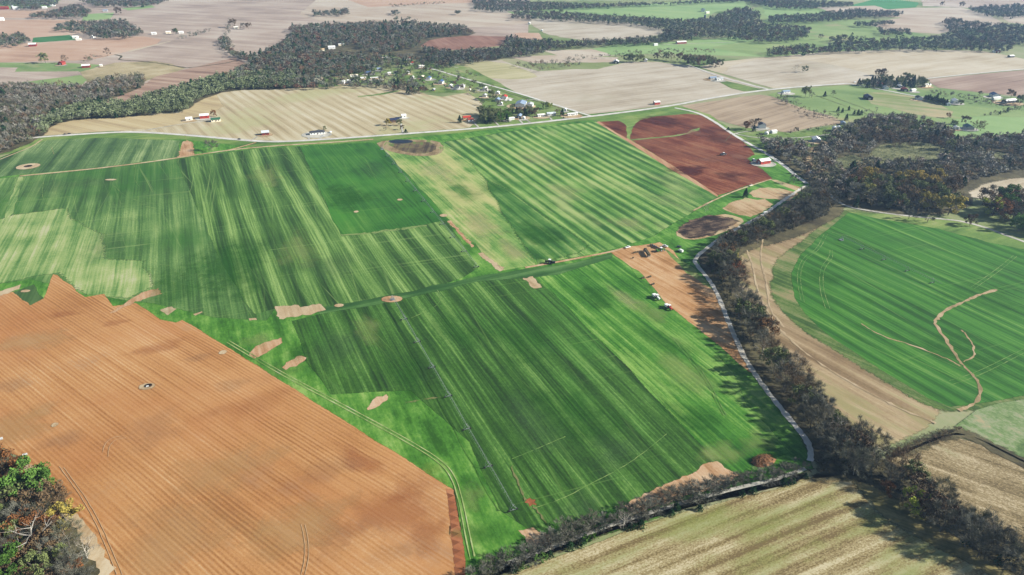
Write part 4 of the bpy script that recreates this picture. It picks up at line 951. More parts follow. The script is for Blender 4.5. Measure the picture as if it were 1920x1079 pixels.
mass("hamlet_woodland", "trees crowding between the houses of the hamlet",
     A_([(560, 140), (600, 132), (700, 118), (700, 132), (640, 140), (600, 148), (565, 162)], [(480, 150), (570, 150), (640, 150), (720, 147), (780, 153), (800, 163), (802, 176), (770, 173), (700, 160), (560, 164), (480, 164)], [(690, 104), (760, 104), (800, 112), (800, 118), (740, 122), (700, 122)], [(600, 96), (680, 100), (700, 128), (640, 140), (590, 138)], sp=9, zc=6, dens=.8), (9, 15), S_MIX, (.42, .5, .08), 80, 19)
mass("hamlet_woodland", "scattered garden trees across the eastern half of the hamlet", A_([(700, 118), (800, 120), (850, 134), (930, 165), (900, 178), (830, 165), (760, 150), (690, 146), (600, 156)], [(900, 172), (1000, 190), (990, 200), (930, 196)], sp=11, zc=4, dens=.34), (6, 12), S_MIX, (.45, .45, .1), 80, 29)
mass("east_hollow_woodland", "tangled grey wood filling the hollow below the homestead pastures",
     A_([(1424, 268), (1460, 262), (1530, 270), (1545, 262), (1580, 240), (1610, 226), (1640, 214), (1700, 216), (1770, 235), (1800, 260), (1840, 256), (1930, 250), (2300, 300), (2300, 320), (1930, 310), (1820, 335), (1790, 352), (1800, 372), (1760, 385), (1700, 388), (1600, 380), (1560, 356), (1530, 338), (1490, 305)], sp=7, zc=6, dens=.9, holes=CLEAR), (7, 15), ['#a3a196', '#8a8e78', '#b3b1a6', '#787e60', '#9c9182', '#bcbab2', '#9a8066', '#8f9674', '#70765f'], (.5, .46, .04), 120, 20)
mass("hollow_scrub", "low olive scrub in the clearings of the grey hollow wood", A_(*CLEAR, sp=3.2, zc=0, dens=.55), (1.2, 3), S_OLIVE, (.4, .6, 0), 40, 27, cat="scrub")
mass("fence_row_brush", "low brush along the edge of the dun stubble field and homestead fences",
     A_([(1450, 180), (1470, 176), (1500, 192), (1520, 205), (1560, 222), (1545, 226), (1500, 215)], [(1530, 208), (1570, 216), (1570, 222), (1535, 218)], [(1745, 168), (1860, 186), (1920, 196), (1920, 206), (1850, 196), (1745, 174)], [(1840, 212), (1920, 200), (1920, 208), (1850, 216)], [(1440, 245), (1480, 246), (1580, 232), (1580, 236), (1480, 250)], [(1640, 204), (1655, 212), (1600, 208)], [(1880, 260), (1930, 248), (2100, 260), (2100, 280), (1900, 275)], sp=8, zc=3, dens=.8), (4, 9), S_GREY, (.7, .28, .02), 70, 21)
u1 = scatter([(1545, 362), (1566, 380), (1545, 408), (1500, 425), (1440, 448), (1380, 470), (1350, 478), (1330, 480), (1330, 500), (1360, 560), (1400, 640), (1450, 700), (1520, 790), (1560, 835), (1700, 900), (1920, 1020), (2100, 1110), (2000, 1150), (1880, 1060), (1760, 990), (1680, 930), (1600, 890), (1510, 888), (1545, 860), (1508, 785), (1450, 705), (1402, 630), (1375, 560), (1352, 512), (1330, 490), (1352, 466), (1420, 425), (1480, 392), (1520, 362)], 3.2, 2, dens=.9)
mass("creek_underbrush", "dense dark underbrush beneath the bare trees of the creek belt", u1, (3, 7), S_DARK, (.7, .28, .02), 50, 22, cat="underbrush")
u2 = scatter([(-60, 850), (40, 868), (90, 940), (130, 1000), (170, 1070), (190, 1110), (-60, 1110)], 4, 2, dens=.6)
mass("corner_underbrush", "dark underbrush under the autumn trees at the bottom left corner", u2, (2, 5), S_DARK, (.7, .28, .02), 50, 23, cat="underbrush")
mass("dry_weeds", "low tangle of brown briars filling the ditch corner right of the creek belt",
     scatter([(1662, 848), (1700, 828), (1780, 800), (1800, 806), (1790, 820), (1720, 845), (1680, 862)], 1.9, 1), (2.4, 4.6), ['#7f705e', '#94826e', '#6a5c4c', '#a08f7c'], (.95, .05, 0), 46, 24, cat="briars")
mass("hedge_underbrush", "scrubby brown growth along the fence row at the bottom of the photo",
     np.concatenate([scatter([(880, 1070), (960, 1035), (1080, 990), (1250, 935), (1400, 898), (1400, 908), (1250, 955), (1090, 1012), (960, 1062), (900, 1090)], 1.9, 1.5, dens=1.0)]), (2.0, 5.2), ['#66655a', '#767366', '#5a5c48', '#838070', '#6f6652', '#8b887c'], (.85, .14, .01), 44, 25, cat="underbrush")

# ---- trees one can tell apart
def grove(poly, sp, keys, hr, labels, group, zc=7, dens=1.0, wide=1.0, cap=999, seed=3):
    """labels: kind -> (label, category)"""
    r = np.random.default_rng(seed)
    pts = scatter(poly, sp, zc, r, dens)
    r.shuffle(pts); pts = pts[:cap]
    ks = list(keys); pr = np.array([keys[k] for k in ks], float); pr /= pr.sum()
    for x, y in pts:
        k = ks[int(r.choice(len(ks), p=pr))]
        lb, ct = labels[k]
        plant(k, float(x), float(y), float(r.uniform(*hr)), lb, ct, group + ", " + ct, wide * float(r.uniform(.9, 1.2)))
def lab(place, group=None):
    return {'bare': ("leafless grey tree " + place, "bare tree"), 'barebrown': ("leafless brownish tree " + place, "brownish tree"), 'pale': ("pale barked leafless tree " + place, "pale tree"),
            'brown': ("tree with withered brown leaves " + place, "autumn tree"), 'rust': ("rust coloured autumn tree " + place, "rusty tree"), 'gold': ("golden autumn tree " + place, "golden tree"),
            'olive': ("olive green leafy tree " + place, "olive tree"), 'green': ("fresh green leafy tree " + place, "green tree"), 'cedar': ("dark green cedar " + place, "cedar"),
            'shrub': ("grey leafless shrub " + place, "shrub"), 'bush': ("dark evergreen bush " + place, "bush"), 'lightbush': ("light green bush " + place, "bush")}
BELT = {'bare': 7, 'barebrown': .9, 'pale': 1.4, 'brown': .3, 'olive': .3}
grove([(1530, 355), (1562, 372), (1548, 402), (1500, 415), (1440, 440), (1380, 462), (1345, 474), (1330, 470), (1345, 460), (1420, 425), (1470, 400), (1500, 372)], 8.5, BELT, (14, 18), lab("in the belt below the gravel track by the garden plots"), "creek belt beside the garden plots", seed=31)
grove([(1342, 478), (1368, 478), (1400, 545), (1428, 605), (1448, 650), (1416, 650), (1386, 580), (1362, 525)], 8.8, {**BELT, 'olive': .7, 'rust': .5}, (16, 21), lab("between the gravel track and the pale dirt margin"), "creek belt beside the sod yard", seed=32)
grove([(1416, 650), (1448, 650), (1500, 700), (1548, 760), (1568, 790), (1580, 830), (1548, 830), (1510, 775), (1460, 700)], 8.6, BELT, (16, 21), lab("in the creek belt above the end of the gravel track"), "creek belt above the track end", seed=33)
grove([(1555, 790), (1600, 800), (1645, 830), (1700, 880), (1700, 925), (1640, 885), (1575, 866), (1545, 856)], 8.5, {**BELT, 'olive': .6}, (14, 19), lab("in the thick belt just below the gravel track's end"), "creek belt at the track end", seed=34)
grove([(1700, 880), (1760, 925), (1860, 985), (1990, 1060), (1960, 1085), (1860, 1040), (1760, 975), (1700, 925)], 8.2, BELT, (13, 18), lab("in the belt between two stubble fields at lower right"), "creek belt at the lower right", seed=35)
grove([(1575, 350), (1600, 335), (1680, 330), (1760, 335), (1800, 345), (1795, 385), (1700, 384), (1620, 375)], 15, {'bare': 2.4, 'barebrown': 1, 'olive': 2.4, 'gold': 1.3, 'brown': 1.4}, (15, 20), lab("on the wooded edge above the right hand gravel lane"), "wood edge above the gravel lane", zc=7, seed=36)
grove([(1600, 268), (1640, 225), (1700, 222), (1770, 240), (1800, 262), (1780, 285), (1700, 275)], 22, {'bare': 2, 'barebrown': 2, 'brown': 2, 'olive': 1}, (11, 15), lab("over the grey hollow wood below the homestead pasture"), "hollow wood below the homesteads", zc=7, seed=37)
grove([(1840, 385), (1860, 360), (1900, 366), (1940, 375), (2010, 400), (2000, 440), (1940, 438), (1870, 400)], 12, {'bare': 1, 'brown': 2, 'rust': 1.2, 'green': .5}, (13, 18), lab("in the grove where the gravel lane leaves the right edge"), "grove at the right edge", seed=38)
for px, py, h, k, lb, ct in ((1712, 352, 20, 'gold', "greenish gold tree tallest in the wood above the gravel lane", "golden tree"),
                         (1740, 362, 19, 'gold', "rounded olive gold tree near the middle of the wood edge above the lane", "golden tree"),
                         (1608, 362, 18, 'rust', "brick red tree in the wood left of the golden ones", "red tree"), (1628, 345, 17, 'gold', "yellow olive tree just above the brick red tree", "golden tree"),
                         (1777, 404, 20, 'gold', "bronze gold tree standing right beside the gravel lane", "golden tree"), (1862, 405, 17, 'yellow', "bright yellow tree under the dark grove by the right edge", "yellow tree"),
                         (1885, 385, 20, 'green', "fresh green round tree at the top of the right edge grove", "green tree"), (1818, 424, 12, 'brown', "small brown tree leaning over the lane shadow", "brown tree"),
                         (1703, 412, 12, 'bare', "small leafless tree alone on the lane's lower verge", "bare tree"), (1738, 418, 13, 'bare', "leafless tree right of the wooden pole by the lane", "bare tree"),
                         (1713, 962, 14, 'yellow', "single yellow green tree glowing in the bare belt at lower right", "yellow tree"),
                         (1660, 925, 8, 'rust', "small rusty tree on the shaded lower side of the belt", "rusty tree"),
                         (1336, 506, 15, 'olive', "dark olive tree on the inside of the gravel track bend", "olive tree"), (1372, 503, 13, 'gold', "mottled gold and rust tree right of the track bend", "golden tree"),
                         (1378, 512, 12, 'rust', "orange brown tree right behind the mottled gold one", "rusty tree"), (1391, 590, 12, 'rust', "reddish tree halfway down the creek belt", "rusty tree"),
                         (1397, 371, 11, 'cedar', "lone dark cedar between the garden plots and the red field", "cedar"), (1323, 398, 9, 'pale', "thin bare tree alone on the green headland", "bare tree"),
                         (1487, 345, 11, 'bare', "open bare tree on the lawn corner by the road junction", "bare tree"),
                         (398, 284, 13, 'shrub', "lone dark round tree beside the sand track", "tree"), (86, 119, 20, 'olive', "tall olive tree on the far left pasture", "olive tree"),
                         (123, 119, 16, 'barebrown', "small brown tree behind the red barn on the far left pasture", "brown tree"), (202, 106, 17, 'barebrown', "round brown tree at the end of the far hedge", "brown tree"),
                         (222, 28, 22, 'brown', "tall dark tree alone between the far copses", "tree"), (437, 52, 22, 'brown', "dark tree on top of the kinked far hedge", "tree"),
                         (456, 55, 16, 'bare', "left of two trees near the far roadside houses", "bare tree"), (466, 55, 17, 'brown', "right of two trees near the far roadside houses", "tree"),
                         (330, 65, 15, 'olive', "tree between white far houses on the left", "tree"), (1052, 27, 16, 'olive', "single tree on the hill pasture above the creek wood", "tree"),
                         (728, 236, 10, 'gold', "golden round tree beside the navy roofed house", "golden tree"), (750, 236, 9, 'olive', "dark green tree in front of the navy roofed house", "tree"),
                         (755, 244, 7, 'brown', "reddish small tree below the navy roofed house", "tree"), (761, 250, 6, 'bush', "dark round bush at the highway below the navy roofed house", "bush"),
                         (722, 245, 4, 'shrub', "tiny shrub left of the golden round tree", "shrub"), (609, 245, 6, 'olive', "small tree at the right end of the long white ranch house", "tree"),
                         (401, 219, 10, 'rust', "rusty tree behind the green roofed farm house", "rusty tree"), (862, 231, 12, 'cedar', "dark cedar left of the red roofed house", "cedar"),
                         (904, 198, 9, 'bare', "lone bare tree with a long shadow in the hamlet field corner", "bare tree"), (922, 188, 16, 'olive', "tall olive tree left of the red roofed hamlet house", "olive tree"),
                         (1023, 205, 11, 'olive', "olive tree beside the yellow one in the hamlet", "olive tree"), (1029, 205, 10, 'yellow', "yellow tree in the hamlet lawn", "yellow tree"), (1054, 218, 12, 'cedar', "dark conifer left of the long white trailer", "cedar"), (1046, 220, 12, 'barebrown', "brown bare tree next to the dark conifer by the trailer", "brown tree"),
                         (1057, 223, 3, 'bush', "small dark bush on the lawn below the long trailer", "bush"),
                         (1510, 182, 17, 'olive', "big dark round tree at the corner pasture by the highway", "tree"), (1521, 184, 10, 'bare', "pale small tree touching the big round tree", "tree"), (1546, 182, 10, 'cedar', "first small tree right of the big round one", "tree"), (1562, 180, 9, 'bare', "second small tree right of the big round one", "tree"),
                         (1492, 137, 16, 'pale', "left leafless tree standing in the wide stubble", "bare tree"), (1509, 136, 12, 'olive', "right leafy tree standing in the wide stubble", "tree"),
                         (1571, 210, 9, 'cedar', "left cedar of the cedars above the brushy wood", "cedar"), (1579, 212, 8, 'cedar', "second cedar above the brushy wood", "cedar"), (1591, 208, 8, 'cedar', "cedar standing a little apart behind the others", "cedar"),
                         (1601, 216, 8, 'cedar', "cedar at the left end of the wide cedar clump", "cedar"), (1608, 217, 10, 'cedar', "tallest cedar of the wide cedar clump", "cedar"), (1614, 217, 9, 'cedar', "cedar at the right end of the wide cedar clump", "cedar"),
                         (1586, 227, 11, 'cedar', "pointed dark cedar beside the stubble corner", "cedar"), (1777, 222, 8, 'rust', "small orange tree alone on the round pasture", "rusty tree"), (1787, 239, 10, 'olive', "dark tree left of the teal roofed house", "tree"), (1810, 235, 13, 'brown', "tree behind the teal roofed house", "tree"),
                         (1830, 246, 14, 'barebrown', "left of the two brown trees right of the teal roofed house", "brown tree"), (1838, 246, 14, 'barebrown', "right of the two brown trees right of the teal roofed house", "brown tree"), (1792, 268, 12, 'cedar', "conifer below the teal roofed house by the wood", "cedar"),
                         (1800, 198, 9, 'olive', "dark tree right of the white machine shed", "tree"), (1757, 184, 9, 'cedar', "small tree behind the dark conifer row", "tree"), (1895, 184, 14, 'brown', "brown tree behind the blue roofed farmhouse", "tree"), (1910, 198, 16, 'olive', "round tree at the right end of the white farm sheds", "tree"), (1837, 180, 8, 'brown', "small tree left of the blue roofed farmhouse", "tree"),
                         (1645, 143, 13, 'brown', "left of three thin trees above the red roofed farmhouse", "brown tree"), (1651, 143, 13, 'brown', "middle of three thin trees above the red roofed farmhouse", "brown tree"), (1656, 142, 13, 'brown', "right of three thin trees above the red roofed farmhouse", "brown tree"),
                         (1697, 155, 17, 'olive', "tall pale green tree behind the farm sheds", "tree"), (1365, 245, 5, 'bush', "small dark bush at the curve of the side road", "bush"), (1398, 245, 13, 'rust', "orange brown tree west of the white farmhouse", "rusty tree"), (1409, 243, 14, 'barebrown', "brown tree between the orange one and the farmhouse", "brown tree"), (1413, 247, 10, 'cedar', "dark conifer by the white farmhouse", "cedar"), (1421, 235, 10, 'brown', "brown tree behind the white farmhouse roof", "brown tree"), (1425, 266, 12, 'bare', "bare tree below the farm lane", "bare tree"), (1492, 248, 6, 'shrub', "round brown bush under the dun stubble edge", "shrub"),
                         (1550, 258, 9, 'shrub', "spreading bare tree between the bins and the white barn", "bare tree"), (1548, 30, 14, 'bare', "bare tree on the far pale strip", "tree"), (1803, 14, 18, 'brown', "dark tree on the far right skyline field", "tree"), (1766, 12, 15, 'brown', "round far tree left of the skyline one", "tree"), (1538, 75, 14, 'bare', "loose tree in the green valley pasture", "tree")):
    plant_px(k, px, py, h, lb, ct, None, 1.25 if h > 16 and k in ('gold', 'green', 'yellow') else 1.0)
# dark conifer row by the white sheds, orchard row, tree line by the white farm
for i in range(11):
    plant_px('cedar', 1734 + i * 4.0, 188 + i * .95, 9 + (i * 7 % 3), "dark conifer in the dense row beside the white machine shed", "conifer", "conifer row by the machine shed", 1.3)
for i in range(9):
    plant_px(('brown', 'olive', 'barebrown')[i % 3], 1232 + i * 13 + (i % 2) * 4, 112 + i * 1.3, 15 + (i * 5 % 4), ("withered brown tree", "olive green tree", "leafless brownish tree")[i % 3] + " in the row along the top of the oat coloured field", "field tree", "tree row above the oat coloured field, " + "abc"[i % 3], 1.1)
for i, (px, py) in enumerate(((1290, 122), (1301, 124), (1312, 126), (1330, 126), (1340, 127), (1349, 126), (1318, 118))):
    plant_px(('brown', 'olive')[i % 2], px, py, 20 if i < 3 else 15, ("dark brown tree", "dark olive tree")[i % 2] + " in the clump at the east end of the field row", "clump tree", "clump at the east end of the field row, " + "ab"[i % 2], 1.15)
for i, (px, py) in enumerate(((1175, 117), (1183, 117), (1191, 118), (1202, 117))):
    plant_px('olive', px, py, 16, "green tree between the white roofed barn and the white farmhouse", "farm tree", "trees between the far barn and farmhouse")
grove([(900, 208), (940, 212), (955, 214), (950, 226), (905, 228)], 9, {'olive': 3, 'cedar': 1, 'green': .7}, (11, 14), lab("in the clump between the red roofed house and white huts"), "hamlet highway clump", zc=5, seed=41)
grove([(958, 204), (1010, 206), (1010, 214), (960, 213)], 10, {'brown': 2, 'olive': 1, 'cedar': 1}, (8, 12), lab("in the tree row below the grey metal building"), "row below the metal building", zc=5, seed=42)
grove([(1605, 155), (1640, 145), (1680, 148), (1740, 148), (1735, 160), (1640, 162)], 13, {'olive': 2, 'cedar': 2, 'bare': 1}, (10, 15), lab("around the farm sheds at the crossroads homestead"), "crossroads homestead trees", zc=6, seed=43)
grove([(640, 122), (800, 120), (830, 132), (800, 152), (700, 152), (600, 150)], 34, {'olive': 2, 'bare': 2, 'cedar': 1, 'green': .5}, (8, 13), lab("between the hamlet houses west of the side road"), "hamlet garden trees", zc=5, seed=44)
# hedge along the bottom
hp = [W(*p) for p in ((905, 1088), (960, 1062), (1010, 1042), (1080, 1010), (1160, 985), (1250, 957), (1330, 935), (1400, 915), (1460, 905), (1500, 893))]
hp = resample(hp, 5.2)
for i, (x, y) in enumerate(hp):
    r = float(rng.random())
    if r < .45: plant('bush', x + 1.5 + float(rng.normal()), y - 3.5 + 1.6 * float(rng.normal()), float(rng.uniform(3.5, 5.5)), "dark evergreen bush on the field side of the bottom fence row", "bush", "evergreen bushes in the bottom fence row")
    if r < .96: plant('shrub', x - 1 + float(rng.normal()), y + 3 + 2 * float(rng.normal()), float(rng.uniform(4.2, 6.4)), "grey leafless shrub arching over the track in the bottom fence row", "shrub", "grey shrubs in the bottom fence row", 1.7)
plant_px('pale', 1168, 992, 10, "pale spreading bare tree in the middle of the bottom fence row", "pale tree", None, 1.2)
for px, py in ((1010, 1052), (1020, 1048), (1098, 1016), (1110, 1012), (980, 1068), (1473, 906)):
    plant_px('lightbush', px, py, 3.5, "bright green low bush in the bottom fence row", "bush", "green bushes in the bottom fence row")
# bottom left corner
grove([(-40, 880), (20, 885), (70, 950), (110, 1010), (150, 1080), (150, 1110), (-40, 1110)], 8.5, {'bare': 5, 'brown': 2, 'rust': .7, 'olive': 1}, (11, 16), lab("in the thick of the bottom left corner grove"), "corner grove", zc=6, seed=51)
for px, py, h, k, lb, ct in ((26, 905, 17, 'rust', "brown topped tree at the upper end of the corner grove", "autumn tree"), (70, 935, 17, 'green', "large bright green tree in the corner grove", "green tree"), (88, 925, 14, 'green', "green tree with its crown over the field edge", "green tree"),
                             (95, 965, 15, 'brown', "brown leaved tree below the bright green one", "autumn tree"), (118, 958, 11, 'barebrown', "small brownish tree at the field edge of the corner grove", "brownish tree"), (133, 980, 11, 'gold', "olive gold tree bulging over the field edge", "golden tree"),
                             (66, 1000, 13, 'rust', "orange tinted tree behind the white branches", "autumn tree"), (100, 1005, 11, 'rust', "copper tinted small tree right of the white branches", "autumn tree"), (78, 1030, 17, 'snag', "tree with bright white bare branches in the corner grove", "white tree"),
                             (138, 1020, 12, 'bare', "grey twiggy tree below the olive gold one", "bare tree"), (170, 1040, 10, 'pale', "pale bare tree by the sandy field edge", "bare tree"), (115, 1050, 12, 'bare', "grey bare tree in the middle of the corner grove", "bare tree"),
                             (150, 1085, 12, 'bare', "grey bare tree at the lower end of the corner grove", "bare tree"), (140, 1072, 8, 'rust', "small tree with a few orange leaves at the lower end", "autumn tree"), (25, 1075, 13, 'green', "pale green tree at the bottom left corner", "green tree"),
                             (38, 1100, 12, 'green', "light green tree cut by the bottom edge", "green tree"), (8, 960, 15, 'olive', "olive tree cut by the left edge of the photo", "olive tree"), (20, 955, 13, 'bare', "bare tree in front of the brown topped one", "bare tree"),
                             (15, 1030, 11, 'brown', "brown tree in the shade left of the white branches", "autumn tree"), (45, 1055, 10, 'rust', "rusty tree below the tips of the white branches", "autumn tree"), (-10, 1010, 13, 'bare', "bare tree half outside the left edge", "bare tree"), (0, 895, 14, 'bare', "bare tree at the left edge above the grove", "bare tree")):
    plant_px(k, px - 6, py + 8, h * 1.25, lb, ct, None, 1.05)
for k in PROTO:
    for i, o in enumerate(PROTO[k]):
        if (k, i) not in _used:
            for ch in list(o.children): bpy.data.objects.remove(ch)
            bpy.data.objects.remove(o)
# ================================================================ BUILDINGS
_mats = {}
PAL = {'white': '#dfe1e0', 'cream': '#e9dfc8', 'offwhite': '#dcdad2', 'grey': '#a9adae', 'metal': '#c9d0d6', 'dark': '#3a3d44', 'navy': '#272f4a', 'blue': '#3f5a80', 'paleblue': '#7d8fa5',
       'red': '#8f3a30', 'barnred': '#7c2a25', 'brightred': '#a5382a', 'brown': '#64503f', 'tan': '#c2a986', 'green': '#2f5d4e', 'teal': '#2f5260', 'black': '#25272c', 'orange': '#dba14a',
       'glass': '#3b4652', 'rubber': '#1d1d1f', 'yellow': '#d9b23c', 'tractorgreen': '#3c6b3a', 'silver': '#d5d8da', 'steel': '#7c8286', 'wood': '#8f7458', 'sod': '#4a4632'}
def mt(k):
    if k not in _mats:
        r, me, sp = .7, 0.0, .3
        if k in ('metal', 'steel', 'silver'): r, me = .5, .15
        if k == 'glass': r, sp = .15, .5
        _mats[k] = plain_mat(k + "_paint", PAL[k], .1, .6, r, me, sp)
    return _mats[k]
def road_ang(a=(560, 268), b=(1110, 219)):
    p, q = W(*a), W(*b)
    return math.atan2(q[1] - p[1], q[0] - p[0])
A_HW = road_ang()
A_SR = road_ang((1110, 219), (960, 175))
A_FG = R(90 + 24)
def building(name, px, py, L, Wd, Hh, roof, wall, ang, label, cat, pitch=.42, wins=2, hip=False, doors=1, lean=False):
    x, y = W(px, py)
    root = empty(name, (x, y, 1.2), ang)
    tag(root, label, cat)
    w = MB()
    hl, hw = L / 2, Wd / 2
    rise = hw * pitch
    if hip:
        w.box((0, 0, Hh / 2 - .6), (L, Wd, Hh + 1.2))
    else:
        # walls with gable ends
        prof = [(-hw, -1.2), (hw, -1.2), (hw, Hh), (0, Hh + rise), (-hw, Hh)]
        vs = [(-hl, a, b) for a, b in prof] + [(hl, a, b) for a, b in prof]
        w.add(vs, [(4, 3, 2, 1, 0), (5, 6, 7, 8, 9), (0, 1, 6, 5), (1, 2, 7, 6), (2, 3, 8, 7), (3, 4, 9, 8), (4, 0, 5, 9)])
    w.build("wall", mt(wall), root)
    r = MB(); o = .5; t = .18
    zr = Hh + rise; s = rise / hw
    if hip:
        hz_ = Hh + .02; e = max(0.0, hl - hw)
        vs = [(-hl - o, -hw - o, hz_), (hl + o, -hw - o, hz_), (hl + o, hw + o, hz_), (-hl - o, hw + o, hz_), (-e, 0, zr + .3), (e, 0, zr + .3)]
        r.add(vs, [(0, 1, 5, 4), (1, 2, 5), (2, 3, 4, 5), (3, 0, 4), (3, 2, 1, 0)])
    else:
        for sg in (-1, 1):
            lo = (sg * (hw + o), Hh - s * o + .06); hi = (0, zr + .06)
            prof = [lo, hi, (0, zr + .06 + t), (lo[0], lo[1] + t)]
            vs = [(-hl - o, a, b) for a, b in prof] + [(hl + o, a, b) for a, b in prof]
            r.add(vs, [(0, 1, 2, 3), (7, 6, 5, 4), (0, 4, 5, 1), (1, 5, 6, 2), (2, 6, 7, 3), (3, 7, 4, 0)])
    r.build("roof", mt(roof), root)
    for k in range(doors):
        big = cat in ('barn', 'shed', 'garage')
        dw, dh = (min(3.6, Wd * .45), min(3.2, Hh * .85)) if big else (1.1, 2.1)
        if big: MB().box((-hl - .03, 0, dh / 2), (.08, dw, dh)).build("door", mt('offwhite' if wall in ('red', 'barnred', 'brown', 'dark') else 'grey'), root)
        else: MB().box((0, -hw - .03, dh / 2), (dw, .08, dh)).build("door", mt('brown'), root)
    for k in range(wins):
        xx = -hl + L * (k + .5) / wins + (.9 if abs(-hl + L * (k + .5) / wins) < .9 else 0)
        MB().box((xx, -hw - .03, Hh * .55), (1.5, .07, 1.2)).build("window", mt('glass'), root)
        if wins > 2: MB().box((xx, hw + .03, Hh * .55), (1.5, .07, 1.2)).build("window", mt('glass'), root)
    return root
